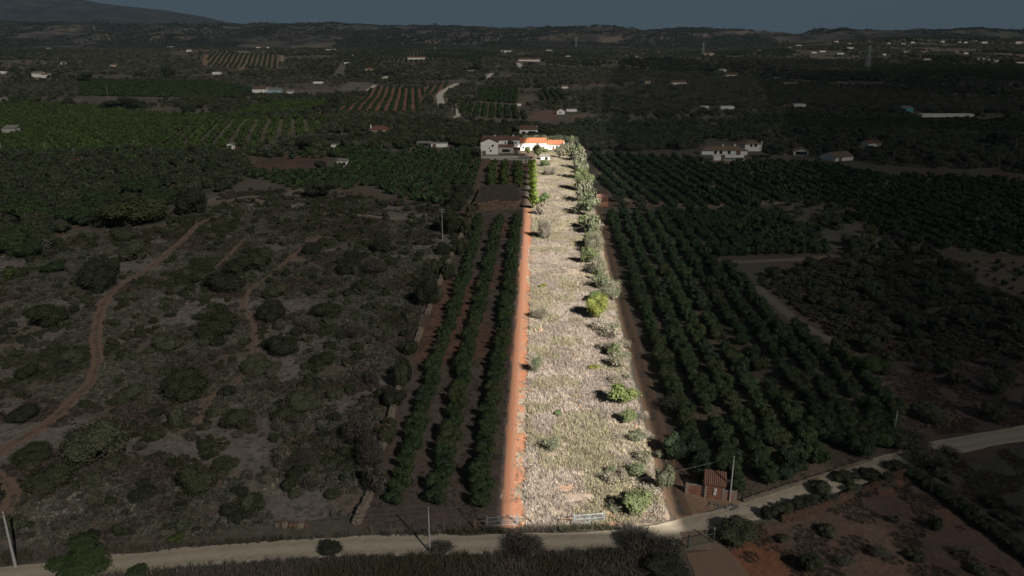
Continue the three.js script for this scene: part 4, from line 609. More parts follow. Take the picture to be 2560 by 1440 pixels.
{ // scrub and trees on the far hills
  const lists = { dark: [], olive: [] };
  for (let k = 0; k < 110000; k++) { const D = rr(3700, 8200), x = rr(-0.75, 0.75) * D, z = -D, n = fbm(x / 260 + 8, z / 260, 4); if (n < 0.40 + 0.12 * rnd()) continue; lists[rnd() < 0.7 ? 'dark' : 'olive'].push({ x, z, s: rr(1.6, 4.2), sy: rr(1.2, 2.4), turn: rr(0, 6.283) }); }
  HILLSCRUB.push(lists);
}
// ---- plants become objects: the 300 of each name that show largest singly, the rest as masses
const byName = {};
for (const p of PLANTS) { p.D = Math.hypot(p.x, p.z, EYE); p.y = height(p.x, p.z); (byName[p.name] ??= []).push(p); }
const rest = {};
const PROTO = {};
function single(p) {
  const K = KINDS[p.kind], v = p.variant ?? Math.floor(rnd() * K.tints.length), lv = p.D < 250 ? (p.s > 1.7 ? 3 : 0) : p.s > 1.9 ? 3 : 1, key = [p.kind, p.name, v, lv].join(), gk = Math.floor(rnd() * CROWNS[p.kind][lv].length);
  const g = thing(p.name, p.label, p.category, new THREE.Vector3(p.x, p.y, p.z), p.turn, p.group);
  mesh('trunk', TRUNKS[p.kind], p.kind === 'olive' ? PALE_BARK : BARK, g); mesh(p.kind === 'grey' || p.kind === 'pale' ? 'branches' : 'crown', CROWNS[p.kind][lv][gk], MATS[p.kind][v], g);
  g.scale.set(p.s * rr(0.95, 1.05), p.sy ?? p.s * rr(0.9, 1.1), p.s);
}
for (const [name, list] of Object.entries(byName)) {
  list.sort((a, b) => (b.must ? 1e3 : 0) + b.s / b.D - (a.must ? 1e3 : 0) - a.s / a.D);
  list.forEach((p, i) => { if (i < 300) single(p); else (rest[name] ??= []).push(p); });
}
const mtx = new THREE.Matrix4(), qt = new THREE.Quaternion(), UPV = new THREE.Vector3(0, 1, 0), tint = new THREE.Color();
function mass(name, label, category, list, geo, mat, o = {}) {
  if (!list.length) return;
  const m = shade(new THREE.InstancedMesh(geo, mat, list.length)); m.name = numbered(name); m.userData = { label, category, kind: 'stuff' };
  list.forEach((p, i) => {
    qt.setFromAxisAngle(UPV, p.turn); mtx.compose(new THREE.Vector3(p.x, (p.y ?? height(p.x, p.z)) - 0.05 * p.s, p.z), qt, new THREE.Vector3(p.s, p.sy ?? p.s, p.s)); m.setMatrixAt(i, mtx);
    const q = rr(0.5, 1.5), c = p.c ?? [q * rr(0.95, 1.05), q, q * rr(0.95, 1.05)]; m.setColorAt(i, tint.setRGB(...c));
  });
  scene.add(m); return m;
}
{
  const buckets = {};
  for (const [name, list] of Object.entries(rest)) for (const p of list) (buckets[[name, p.kind, p.D < 300 ? 1 : 2, Math.floor(rnd() * 2)]] ??= []).push(p);
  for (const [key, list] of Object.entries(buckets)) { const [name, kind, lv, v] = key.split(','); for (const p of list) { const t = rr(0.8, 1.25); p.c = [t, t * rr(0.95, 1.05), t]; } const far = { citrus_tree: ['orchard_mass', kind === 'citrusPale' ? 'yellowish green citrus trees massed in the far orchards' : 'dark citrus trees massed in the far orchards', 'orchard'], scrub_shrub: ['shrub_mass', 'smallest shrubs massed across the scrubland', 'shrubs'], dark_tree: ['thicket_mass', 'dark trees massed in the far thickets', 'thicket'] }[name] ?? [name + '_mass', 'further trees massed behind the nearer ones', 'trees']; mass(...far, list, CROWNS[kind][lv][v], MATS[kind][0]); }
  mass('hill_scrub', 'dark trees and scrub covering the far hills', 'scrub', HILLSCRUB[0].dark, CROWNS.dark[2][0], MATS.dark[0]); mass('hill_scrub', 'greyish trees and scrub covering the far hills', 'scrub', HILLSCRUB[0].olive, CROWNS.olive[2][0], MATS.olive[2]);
  const wb = {};
  for (const p of WOODS) (wb[[p.kind, -p.z < 1200 ? 1 : 2]] ??= []).push(p);
  for (const [key, list] of Object.entries(wb)) { const [kind, lv] = key.split(','); if (+lv === 2) for (const p of list) { p.s *= 1.35; } mass('woodland', `wild ${{ olive: 'silvery', dark: 'dark green', grey: 'grey leafless', citrus: 'green' }[kind]} trees covering the valley behind the houses`, 'woodland', list, CROWNS[kind][+lv][0], MATS[kind][1]); }
}
console.log('plants done');
// ---------------------------------------------------------------- ground cover
function tuftGeo(n, h, w, width) {
  const pos = [], col = [];
  for (let k = 0; k < n; k++) {
    const a = rr(0, 6.283), lean = rr(0.2, 1.25), l = h * rr(0.5, 1.1), bx = rr(-w, w) * 0.5, bz = rr(-w, w) * 0.5, q = rr(0, 6.283), e = width * rr(0.6, 1.3), c = rr(0.65, 1.25);
    const mx = bx + Math.cos(a) * Math.sin(lean * 0.5) * l * 0.55, mz = bz + Math.sin(a) * Math.sin(lean * 0.5) * l * 0.55, my = Math.cos(lean * 0.5) * l * 0.55, x = bx + Math.cos(a) * Math.sin(lean) * l, z = bz + Math.sin(a) * Math.sin(lean) * l, y = Math.max(0.05, Math.cos(lean) * l), dx = Math.cos(q) * e, dz = Math.sin(q) * e;
    pos.push(bx - dx, 0, bz - dz, bx + dx, 0, bz + dz, mx + dx, my, mz + dz, bx - dx, 0, bz - dz, mx + dx, my, mz + dz, mx - dx, my, mz - dz, mx - dx, my, mz - dz, mx + dx, my, mz + dz, x, y, z);
    for (let i = 0; i < 9; i++) col.push(c, c, c);
  }
  const g = new THREE.BufferGeometry(); g.setAttribute('position', new THREE.Float32BufferAttribute(pos, 3)); g.setAttribute('color', new THREE.Float32BufferAttribute(col, 3)); g.computeVertexNormals(); return g;
}
const grassMat = std({ color: C(1, 1, 1), vertexColors: true, side: THREE.DoubleSide });
function cover(P, n, test, make) { const bb = bbox(P), out = []; for (let k = 0; k < n; k++) { const x = rr(bb[0], bb[1]), z = rr(bb[2], bb[3]); if (Math.abs(x) > -z * 0.72 + 6 || !inside(P, x, z) || !test(x, z)) continue; out.push({ x, z, turn: rr(0, 6.283), ...make(x, z) }); } return out; }
const TUFTS = [tuftGeo(16, 0.62, 0.5, 0.028), tuftGeo(22, 0.5, 0.7, 0.03), tuftGeo(12, 0.85, 0.4, 0.025)];
{
  const list = [[], [], []];
  const cells = cover(PLOT, 150000, (x, z) => laneDist(x, z) > rr(-0.1, 0.5) && 0.6 * noise(x / 2.2, z / 2.2) + 0.9 * fbm(x / 9, z / 9, 3) > 0.40 + 0.22 * rnd(), (x, z) => {
    const g = fbm(x / 22 + 2, z / 22, 3), y = fbm(x / 7 + 11, z / 7, 2), t = rr(0.75, 1.2);
    let c = mix3([0.46, 0.385, 0.31], [0.40, 0.34, 0.30], rnd()); c = mix3(c, [0.36, 0.35, 0.16], clamp(sstep(0.46, 0.66, g) * 0.6 * rnd() + sstep(-200, -330, z) * (0.25 + 0.75 * y) * rnd())); if (fbm(x / 5 + 200, z / 5, 2) > 0.56) c = mix3(c, [0.29, 0.24, 0.205], 0.75); if (y > 0.6) c = mix3(c, [0.25, 0.235, 0.11], 0.6); if (rnd() < 0.2) c = [0.20, 0.165, 0.14];
    return { s: rr(0.6, 1.35) * (0.7 + 0.6 * y), c: [c[0] * t, c[1] * t, c[2] * t] };
  });
  const creep = cover(TRACKSIDE, 9000, (x, z) => laneDist(x, z) > rr(-0.45, 0.5) && fbm(x / 2.5 + 80, z / 4, 2) > 0.48, () => { const t = rr(0.6, 1.1), c = mix3([0.38, 0.32, 0.25], [0.24, 0.21, 0.15], rnd()); return { s: rr(0.3, 0.8), c: [c[0] * t, c[1] * t, c[2] * t] }; });
  for (const p of [...cells, ...creep]) list[Math.floor(rnd() * 3)].push(p);
  list.forEach((l, i) => mass('dry_grass', ['pale straw grass covering the narrow plot', 'matted dry grass covering the narrow plot', 'tall bleached grass stalks on the narrow plot'][i], 'grass', l, TUFTS[i], grassMat));
}
{ // weed clumps standing in the dry grass
  const g = crownGeo({ n: 90, rx: 0.8, ry: 0.5, rz: 0.8, cy: 0.35, leaf: 0.1, lumps: 6, core: 0.35, up: 0.6, tone: 0.45 });
  const l = cover(PLOT, 3600, (x, z) => laneDist(x, z) > 0.5 && fbm(x / 8 + 31, z / 8, 3) > 0.55 + 0.1 * rnd(), () => { const t = rr(0.8, 1.25), c = mix3([0.23, 0.22, 0.13], [0.26, 0.235, 0.18], rnd()); return { s: rr(0.35, 1.15), c: [c[0] * t, c[1] * t, c[2] * t] }; });
  mass('weed_clump', 'soft green-grey weed clumps scattered in the dry grass', 'weeds', l, g, grassMat);
}
{ // heath and dry grass of the scrubland
  const HEATH = [crownGeo({ n: 60, rx: 0.55, ry: 0.36, rz: 0.55, cy: 0.22, leaf: 0.13, lumps: 4, core: 0.7, up: 0.7 }), crownGeo({ n: 70, rx: 0.75, ry: 0.42, rz: 0.6, cy: 0.25, leaf: 0.14, lumps: 5, core: 0.6, up: 0.7 })];
  const where = (x, z) => fbm(x / 22 + 2, z / 22, 3) * 0.7 + fbm(x / 6 + 5, z / 6, 2) * 0.55;
  const near = cover(SCRUB, 110000, (x, z) => laneDist(x, z) > 0.2 && where(x, z) > 0.52 + 0.15 * rnd() && -z < 330, (x, z) => { const k = fbm(x / 13 + 70, z / 13, 3), t = rr(0.5, 1.6), c = mix3(mix3([0.0728, 0.0572, 0.0468], [0.101, 0.103, 0.0806], sstep(0.36, 0.56, k)), [0.039, 0.0455, 0.0195], sstep(0.55, 0.72, fbm(x / 18, z / 18 + 50, 2))); return { s: rr(0.5, 1.35), c: [c[0] * t, c[1] * t, c[2] * t] }; });
  const hs = [[], []]; for (const p of near) hs[Math.floor(rnd() * 2)].push(p);
  hs.forEach((l, i) => mass('heath', ['low brown heath covering the scrubland', 'low grey-green heath covering the scrubland'][i], 'heath', l, HEATH[i], grassMat));
  const dry = cover(SCRUB, 34000, (x, z) => laneDist(x, z) > 0.25 && where(x, z) < 0.66 && -z < 300, () => { const t = rr(0.6, 1.25); return { s: rr(0.5, 1.2), c: [0.155 * t, 0.138 * t, 0.12 * t] }; });
  mass('scrub_grass', 'thin grey grass between the shrubs of the scrubland', 'grass', dry, TUFTS[1], grassMat);
  const VERGE = poly([[-200, 1400], [880, 1340], [1260, 1325], [1660, 1312], [1700, 1340], [1660, 1600], [-200, 1600]]);
  const verge = cover(VERGE, 30000, (x, z) => laneDist(x, z) > rr(-0.25, 0.5), (x, z) => { const t = rr(0.6, 1.3), k = fbm(x / 6, z / 6, 2); const c = mix3([0.13, 0.108, 0.09], [0.08, 0.076, 0.045], sstep(0.4, 0.65, k)); return { s: rr(0.6, 1.6), c: [c[0] * t, c[1] * t, c[2] * t] }; });
  mass('verge_grass', 'rough dry grass on both verges of the dirt road', 'grass', verge, TUFTS[2], grassMat);
  const weeds = [ROWS3, ORCHARD_RIGHT, FIELD_RED, FIELD_GREY, RED_FAR_RIGHT].flatMap(P => cover(P, 12000, (x, z) => laneDist(x, z) > 0.2 && noise(x / 3, z / 3) > 0.45, () => { const t = rr(0.6, 1.2); return { s: rr(0.35, 0.85), c: [0.11 * t, 0.09 * t, 0.07 * t] }; }));
  mass('orchard_weeds', 'sparse dry weeds on the orchard and field soil', 'weeds', weeds, TUFTS[0], grassMat);
  const slope = cover(SPARSE, 3000, (x, z) => laneDist(x, z) > 0.6, () => { const t = rr(0.6, 1.25); return { s: rr(0.8, 2.2), c: [0.062 * t, 0.057 * t, 0.038 * t] }; });
  mass('slope_scrub', 'low dull scrub between the trees of the rough slope', 'scrub', slope, HEATH[1], grassMat);
}
console.log('cover done');
// ---------------------------------------------------------------- stones, walls
const stoneTex = tex(128, 128, (u, v) => { const n = 0.65 + 0.6 * tileNoise(u, v, 8, 4); return [n * 0.8, n * 0.79, n * 0.77]; });
function stoneGeo(k) {
  const g = new THREE.IcosahedronGeometry(0.5, 1), p = g.attributes.position;
  for (let i = 0; i < p.count; i++) { const x = p.getX(i), y = p.getY(i), z = p.getZ(i), s = 0.78 + 0.44 * hash(Math.round(x * 40) * 7 + k * 131, Math.round(y * 40) * 13 + Math.round(z * 40)); p.setXYZ(i, clamp(x * s * 1.2, -0.5, 0.5), clamp(y * s * 1.15, -0.42, 0.42), clamp(z * s * 1.15, -0.46, 0.46)); }
  g.computeVertexNormals(); return g;
}
const STONES = [0, 1, 2, 3, 4].map(stoneGeo);
const stoneMat = (r, g, b) => std({ color: C(r, g, b), map: stoneTex });
const PALE_STONE = [stoneMat(0.28, 0.23, 0.18), stoneMat(0.23, 0.19, 0.145), stoneMat(0.33, 0.27, 0.20)], RED_STONE = [stoneMat(0.22, 0.135, 0.09), stoneMat(0.17, 0.11, 0.075), stoneMat(0.27, 0.19, 0.13)], WHITE_STONE = [stoneMat(0.30, 0.28, 0.255), stoneMat(0.23, 0.21, 0.19)];
function stoneWall(name, label, pts, { h, w, size, mats, gaps = 0, max = 300, group, category = 'stone wall' }) {
  const P = pts.map(([x, y]) => at(x, y)), c = new THREE.CatmullRomCurve3(P, false, 'centripetal'), L = c.getLength(), g = thing(name, label, category, P[0], 0, group), list = [];
  for (let s = 0; s < L; s += size * 0.75) {
    const t = s / L, p = c.getPointAt(t), d = c.getTangentAt(t), hh = h * (0.5 + 0.9 * fbm(s / 5 + pts[0][0], 3, 2)); if (gaps && noise(s / 9 + pts[0][1], 7) < gaps) continue;
    const rowsN = Math.max(1, Math.round(hh / (size * 0.62)));
    for (let r = 0; r < rowsN; r++) { const ww = w * (1 - 0.35 * r / rowsN), k = Math.max(1, Math.round(ww / (size * 0.8))); for (let q = 0; q < k; q++) { const o = ((q + 0.5) / k - 0.5) * ww + rr(-0.1, 0.1) * size, x = p.x - d.z * o + rr(-0.15, 0.15) * size, z = p.z + d.x * o + rr(-0.15, 0.15) * size; list.push([x, height(x, z) + (r + 0.42) * size * 0.62, z, size * rr(0.8, 1.35)]); } }
  }
  if (category === 'stone heap') { const n = list.length; list.length = 0; for (let k = 0; k < n; k++) { const t = clamp(0.5 + (rnd() + rnd() + rnd() - 1.5) * 0.62), p = c.getPointAt(t), x = p.x + (rnd() + rnd() - 1) * w * 1.3, z = p.z + (rnd() + rnd() - 1) * w * 1.3, s = size * (0.35 + 1.1 * rnd() ** 2); list.push([x, height(x, z) + s * 0.2 + h * 0.5 * Math.max(0, 1 - Math.hypot(x - p.x, z - p.z) / w) * rnd(), z, s]); } }
  const geos = [];
  list.sort((a, b) => b[3] - a[3]);
  list.forEach(([x, y, z, s], i) => {
    const q = new THREE.Euler(rr(-0.3, 0.3), rr(0, 6.28), rr(-0.3, 0.3)), gi = STONES[Math.floor(rnd() * 5)];
    if (i < max) { const m = mesh('stone', gi, mats[Math.floor(rnd() * mats.length)], g); m.position.set(x - P[0].x, y - P[0].y, z - P[0].z); m.rotation.copy(q); m.scale.set(s, s * 0.85, s); }
    else geos.push(gi.clone().applyMatrix4(new THREE.Matrix4().compose(new THREE.Vector3(x - P[0].x, y - P[0].y, z - P[0].z), new THREE.Quaternion().setFromEuler(q), new THREE.Vector3(s, s * 0.85, s))));
  });
  if (geos.length) { const m = mesh('rubble', mergeGeometries(geos), mats[0], g); m.userData.kind = 'stuff'; }
  return g;
}
stoneWall('stone_wall', 'crumbling pale drystone wall running along the citrus rows', [[878, 1338], [900, 1290], [925, 1235], [945, 1150], [968, 1085], [985, 1010], [1015, 930], [1040, 860], [1062, 800], [1090, 730], [1115, 670], [1140, 615], [1165, 570]], { h: 0.9, w: 1.1, size: 0.46, mats: [...PALE_STONE, stoneMat(0.16, 0.13, 0.10)], gaps: 0.36, max: 290 });
stoneWall('terrace_wall', 'high reddish stone terrace wall at the top of the three citrus rows', [[1184, 523], [1200, 527], [1240, 524], [1280, 521], [1302, 515]], { h: 2.9, w: 0.8, size: 0.7, mats: RED_STONE, max: 300 });
stoneWall('stone_wall', 'low pale stone wall at the back of the scrubland', [[800, 537], [870, 541], [940, 546], [1000, 550], [1030, 556]], { h: 0.8, w: 1.3, size: 0.55, mats: PALE_STONE, max: 160 });
stoneWall('stone_bank', 'long grey stone bank running between the orchard rows', [[1662, 800], [1690, 850], [1715, 900], [1735, 945], [1752, 985]], { h: 0.9, w: 1.1, size: 0.55, mats: WHITE_STONE, max: 160 });
stoneWall('field_wall', 'reddish stone retaining wall between the road and lower field', [[1890, 1318], [1950, 1305], [2030, 1282], [2110, 1250], [2190, 1215], [2262, 1186]], { h: 0.85, w: 0.8, size: 0.5, mats: [stoneMat(0.15, 0.085, 0.055), stoneMat(0.12, 0.075, 0.05)], max: 260, gaps: 0.42 });
stoneWall('rubble_heap', 'heap of orange stones on reddish ground beside the far road', [[2325, 1062], [2350, 1052], [2385, 1040]], { h: 0.7, w: 1.6, size: 0.55, mats: RED_STONE, category: 'stone heap' });
stoneWall('rubble_heap', 'low heap of stones above the orange stone heap', [[2430, 1020], [2460, 1014]], { h: 0.5, w: 1.4, size: 0.5, mats: RED_STONE, category: 'stone heap' });
stoneWall('rubble_heap', 'pale heap of stones beside the two rounded shrubs at the track', [[205, 1190], [185, 1225], [150, 1280], [105, 1320]], { h: 0.25, w: 2.6, size: 0.42, mats: WHITE_STONE, category: 'stone heap', max: 200 });
stoneWall('rubble_heap', 'white limestone outcrop at the back of the scrubland', [[725, 520], [745, 514], [765, 522]], { h: 1.0, w: 2.4, size: 0.9, mats: WHITE_STONE, category: 'stone heap' });
stoneWall('rubble_heap', 'pale boulders beside the end of the low stone wall', [[1030, 545], [1045, 540], [1055, 546]], { h: 1.3, w: 2, size: 1.0, mats: WHITE_STONE, category: 'stone heap' });
stoneWall('rubble_heap', 'scatter of cream stones in the scrub near the dirt road', [[672, 1232], [690, 1222], [704, 1212]], { h: 0.3, w: 1.4, size: 0.5, mats: PALE_STONE, category: 'stone heap' });
stoneWall('rubble_heap', 'scatter of pale stones in brown heath below the round shrub', [[705, 1120], [725, 1135], [735, 1150]], { h: 0.25, w: 2.0, size: 0.45, mats: PALE_STONE, category: 'stone heap' });
stoneWall('rubble_heap', 'reddish stones where the middle scrub track ends', [[420, 1080], [450, 1078], [480, 1084]], { h: 0.2, w: 1.4, size: 0.42, mats: RED_STONE, category: 'stone heap' });
stoneWall('rubble_heap', 'white stones scattered in front of the brick pump house', [[1770, 1262], [1805, 1270], [1845, 1268]], { h: 0.2, w: 0.8, size: 0.3, mats: WHITE_STONE, category: 'stone heap' });
stoneWall('verge_stones', 'stones lining the upper verge of the road past the pump house', [[1860, 1254], [1960, 1222], [2060, 1190], [2110, 1172], [2180, 1150]], { h: 0.4, w: 0.5, size: 0.34, mats: PALE_STONE, category: 'stone row', max: 120 });
for (const [x, y, w] of [[692, 1316, 10], [700, 1312, 12], [712, 1316, 16], [738, 1317, 13], [752, 1318, 16], [766, 1316, 13], [727, 1316, 12], [482, 1298, 10]]) {
  const p = at(x, y), s = pixels(w, p) * 1.15, m = mesh('boulder', STONES[Math.floor(rnd() * 5)], [stoneMat(0.20, 0.125, 0.085), PALE_STONE[0]][rnd() < 0.75 ? 0 : 1]); m.position.set(p.x, p.y + s * 0.3, p.z); m.scale.setScalar(s); m.rotation.y = rr(0, 6);
  tag(m, x < 600 ? 'lone small boulder in the verge left of the orange boulders' : 'orange boulder in the row on the verge above the dirt road', 'boulder', x < 600 ? undefined : 'boulders on the road verge');
}
for (const [x, y, w] of [[1306, 1312, 11], [1450, 990, 6], [1440, 1002, 5], [1402, 1020, 5], [1352, 830, 9], [1337, 828, 7], [1575, 1090, 7], [1590, 1070, 7], [1400, 880, 6], [1450, 1015, 5]]) {
  const p = at(x, y), s = pixels(w, p) * 1.1, m = mesh('boulder', STONES[Math.floor(rnd() * 5)], stoneMat(0.48, 0.29, 0.17)); m.position.set(p.x, p.y + s * 0.3, p.z); m.scale.setScalar(s); m.rotation.y = rr(0, 6);
  tag(m, 'small orange boulder lying in the dry grass of the plot', 'boulder', 'boulders in the plot');
}
{ // the raised terrace behind the high stone wall
  const P = poly([[1186, 521], [1204, 478], [1292, 474], [1302, 516], [1240, 524]]), sh = new THREE.Shape(P.map(([x, z]) => new THREE.Vector2(x, -z))), q = new THREE.ExtrudeGeometry(sh, { depth: 2.3, bevelEnabled: true, bevelThickness: 0.3, bevelSize: 0.3, bevelSegments: 2 }).rotateX(-Math.PI / 2);
  structure(mesh('terrace', q, std({ map: tex(256, 256, (u, v) => { const n = 0.6 + 0.8 * tileNoise(u, v, 12, 5); return [0.12 * n, 0.09 * n, 0.075 * n]; }), bumpMap: bumpTex, bumpScale: 0.1 }))); for (const m of scene.children) if (m.name === 'terrace') { m.position.y = -0.1; m.material.map.repeat.set(0.12, 0.12); }
  const tufts = cover(P, 3000, () => true, (x, z) => { const t = rr(0.6, 1.2); return { s: rr(0.5, 1.1), y: 2.5, c: [0.12 * t, 0.10 * t, 0.08 * t] }; }); mass('terrace_grass', 'thin dry grass on top of the stone terrace', 'grass', tufts, TUFTS[1], grassMat);
}
// ---------------------------------------------------------------- poles and wires
const CONCRETE = std({ color: C(0.46, 0.45, 0.43), map: plaster, bumpMap: bumpTex, bumpScale: 0.02 }), WOODPOLE = std({ color: C(0.22, 0.17, 0.13) }), RUST = std({ color: C(0.20, 0.13, 0.085), roughness: 0.85 }), DARKMETAL = std({ color: C(0.10, 0.10, 0.10), roughness: 0.6, metalness: 0.4 });
const POLES = {};
function pole(id, px, py, top, label, { arms = 0, r = 0.14, mat = CONCRETE, lean = 0, group } = {}) {
  const p = at(px, py); let h = 1; // height from where its top shows
  const u = (720 - top) / FPX, dy = u * cp - sp, f = cp + u * sp; h = Math.max(3, EYE + dy * -p.z / f - p.y);
  const g = thing('utility_pole', label, 'utility pole', p, 0, group); g.rotation.z = lean;
  const s = new THREE.CylinderGeometry(r * 0.62, r, h + 0.2, 4).rotateY(Math.PI / 4).translate(0, h / 2 - 0.1, 0); mesh('shaft', s, mat, g);
  for (let k = 0; k < arms; k++) { const m = mesh('cross_arm', box(1.9 - 0.3 * k, 0.12, 0.12), mat, g); m.position.set(0, h - 0.4 - k * 0.8, 0.12); for (const e of [-1, 0, 1]) { const q = mesh('insulator', new THREE.CylinderGeometry(0.05, 0.07, 0.22, 8), GLASS, m); q.position.set(e * (0.85 - 0.15 * k), 0.16, 0); } }
  if (!arms) { const m = mesh('bracket', box(0.4, 0.08, 0.08), DARKMETAL, g); m.position.set(0, h - 0.25, r); }
  POLES[id] = new THREE.Vector3(p.x, p.y + h - 0.2, p.z); return g;
}
pole('a', 40, 1418, 1279, 'thick concrete pole beside the dirt road and leafy bush', { r: 0.22 });
pole('b', 1075, 1381, 1268, 'slim concrete pole on the verge opposite the citrus rows', { r: 0.14 });
pole('c', 1824, 1252, 1140, 'concrete pole standing against the brick pump house', { r: 0.16 });
pole('d', 2233, 1090, 1029, 'concrete pole beside the far road bend', { r: 0.15 });
pole('e', 1107, 613, 520, 'slim pole with crossarms between scrubland and citrus rows', { arms: 2, r: 0.15 });
for (const [x, y, t, l] of [[271, 249, 210, 'tall pole among dark trees behind the green orchard'], [178, 293, 275, 'short pole standing in the green orchard'], [327, 290, 276, 'short pole at the back edge of the green orchard'], [336, 371, 350, 'pole in the orchard just behind the country lane'], [116, 388, 357, 'pole beside the orchard left of the lane hut'], [187, 395, 368, 'pole next to the tiny beige lane hut'], [6, 385, 355, 'pole at the far end of the country lane'], [855, 355, 330, 'thin pole left of the beige house'], [950, 312, 296, 'pole behind the beige house'], [1194, 340, 318, 'pole behind the two-storey gabled house'], [1160, 306, 292, 'pole near the tall cypress'], [1931, 243, 231, 'pole on the pale scrub left of the brown field'], [2011, 262, 248, 'pole beside the long pale shed'], [2148, 289, 275, 'pole by the path on the right-hand scrub'], [2233, 400, 376, 'pole between the olive trees behind the villa barns'], [2222, 376, 357, 'pole behind the lower olive trees'], [2382, 378, 358, 'thin pole above the tan field wall'], [2535, 390, 355, 'pole at the tan field wall']]) pole(x, x, y, t, l, { r: 0.16 });
function wire(label, a, b, sag, group) {
  const m = a.clone().lerp(b, 0.5); m.y -= sag; const c = new THREE.QuadraticBezierCurve3(a, m, b);
  tag(mesh('power_line', new THREE.TubeGeometry(c, 24, 0.02, 5), std({ color: C(0.03, 0.03, 0.03) })), label, 'power line', group);
}
wire('overhead wire spanning from the thick concrete pole to the slim roadside pole', POLES.a, POLES.b, 2.2);
wire('overhead wire crossing the gates from the slim pole to the pump house pole', POLES.b, POLES.c, 2.0);
wire('overhead wire from the pump house pole to the far road bend', POLES.c, POLES.d, 2.0);
{ const far = at(1960, 470); far.y += 7; for (const o of [-0.8, 0.8]) wire('high wire crossing the upper plot from the crossarm pole', POLES.e.clone().add(new THREE.Vector3(o, -0.1, 0)), far.clone().add(new THREE.Vector3(o, 0, 0)), 3.4, 'wires from the crossarm pole'); }
function pylon(px, py, top, label) {
  const p = at(px, py), u = (720 - top) / FPX, dy = u * cp - sp, f = cp + u * sp, h = EYE + dy * -p.z / f - p.y, g = thing('pylon', label, 'pylon', p), w = h * 0.1, bar = (a, b, r, parts) => { const d = b.clone().sub(a), m = new THREE.CylinderGeometry(r, r, d.length(), 4).translate(0, d.length() / 2, 0); m.applyQuaternion(new THREE.Quaternion().setFromUnitVectors(UPV, d.normalize())); m.translate(a.x, a.y, a.z); parts.push(m); };
  const V = (x, y, z) => new THREE.Vector3(x, y, z), r = h * 0.006, lace = [];
  for (const [sx, sz] of [[1, 1], [1, -1], [-1, 1], [-1, -1]]) { const q = []; bar(V(sx * w, 0, sz * w), V(sx * w * 0.15, h, sz * w * 0.15), r * 1.4, q); mesh('leg', q[0], STEEL, g); }
  for (let k = 0; k < 7; k++) { const y0 = h * k / 7, y1 = h * (k + 1) / 7, a = w * (1 - 0.85 * k / 7), b = w * (1 - 0.85 * (k + 1) / 7); for (const s of [1, -1]) { bar(V(-a, y0, s * a), V(b, y1, s * b), r, lace); bar(V(a, y0, s * a), V(-b, y1, s * b), r, lace); } }
  mesh('lattice', mergeGeometries(lace), STEEL, g);
  for (const [y, l] of [[0.78, 0.2], [0.88, 0.16], [0.97, 0.1]]) { const m = mesh('cross_arm', box(h * l * 2, r * 2, r * 2), STEEL, g); m.position.y = h * y; }
}
pylon(2168, 172, 113, 'tall lattice pylon in the right-hand valley'); pylon(1757, 139, 104, 'lattice pylon left of the red hillside houses'); pylon(1440, 119, 92, 'lattice pylon on the far central ridge'); pylon(1088, 128, 114, 'lattice pylon behind the hill orchard'); pylon(238, 80, 64, 'lattice pylon on the far left hills');

// ---------------------------------------------------------------- gates and fences along the road
const tube = (a, b, r) => { const d = b.clone().sub(a), l = d.length(), m = new THREE.CylinderGeometry(r, r, l, 8).translate(0, l / 2, 0); m.applyQuaternion(new THREE.Quaternion().setFromUnitVectors(UPV, d.normalize())); return m.translate(a.x, a.y, a.z); };
const V3 = (x, y, z) => new THREE.Vector3(x, y, z);
function gate(x0, y0, x1, y1, label) {
  const a = at(x0, y0), b = at(x1, y1), W = a.distanceTo(b), H = 1.45, g = thing('steel_gate', label, 'gate', a, Math.atan2(-(b.z - a.z), b.x - a.x)), R = 0.04, GALV = std({ color: C(0.30, 0.33, 0.36), roughness: 0.45, metalness: 0.3 });
  for (const x of [0, W]) { const m = mesh('gate_post', new THREE.CylinderGeometry(0.07, 0.07, 1.8, 10).translate(0, 0.8, 0), GALV, g); m.position.x = x; mesh('post_cap', new THREE.SphereGeometry(0.1, 10, 6).translate(0, 1.72, 0), GALV, m); }
  for (const y of [0.18, H * 0.56, H]) mesh('rail', tube(V3(0.1, y, 0), V3(W - 0.1, y, 0), y === H * 0.56 ? R * 0.7 : R), GALV, g);
  for (const x of [0.12, W / 2 - 0.04, W / 2 + 0.06, W - 0.12]) mesh('stile', tube(V3(x, 0.18, 0), V3(x, H, 0), R), GALV, g);
  const net = []; for (let x = 0.3; x < W - 0.2; x += 0.3) net.push(tube(V3(x, 0.2, 0.01), V3(x, H, 0.01), 0.008)); for (let y = 0.35; y < H; y += 0.2) net.push(tube(V3(0.12, y, 0.012), V3(W - 0.12, y, 0.012), 0.008));
  mesh('wire_mesh', mergeGeometries(net), GALV, g).userData.kind = 'stuff';
}
gate(1217, 1318, 1294, 1312, 'grey galvanised double gate at the foot of the red track'); gate(1434, 1312, 1510, 1306, 'pale galvanised double gate into the dry grass beside the wide green tree');
function railFence(label, pts) {
  const P = pts.map(([x, y]) => at(x, y)), g = thing('rail_fence', label, 'fence', P[0]);
  for (const p of P) mesh('post', box(0.12, 1.35, 0.12, p.x - P[0].x, 0.6 + p.y - P[0].y, p.z - P[0].z), RUST, g);
  for (let i = 1; i < P.length; i++) { const a = P[i - 1].clone().sub(P[0]), b = P[i].clone().sub(P[0]); a.y += 1.0; b.y += 1.0; mesh('rail', tube(a, b, 0.06), RUST, g); }
}
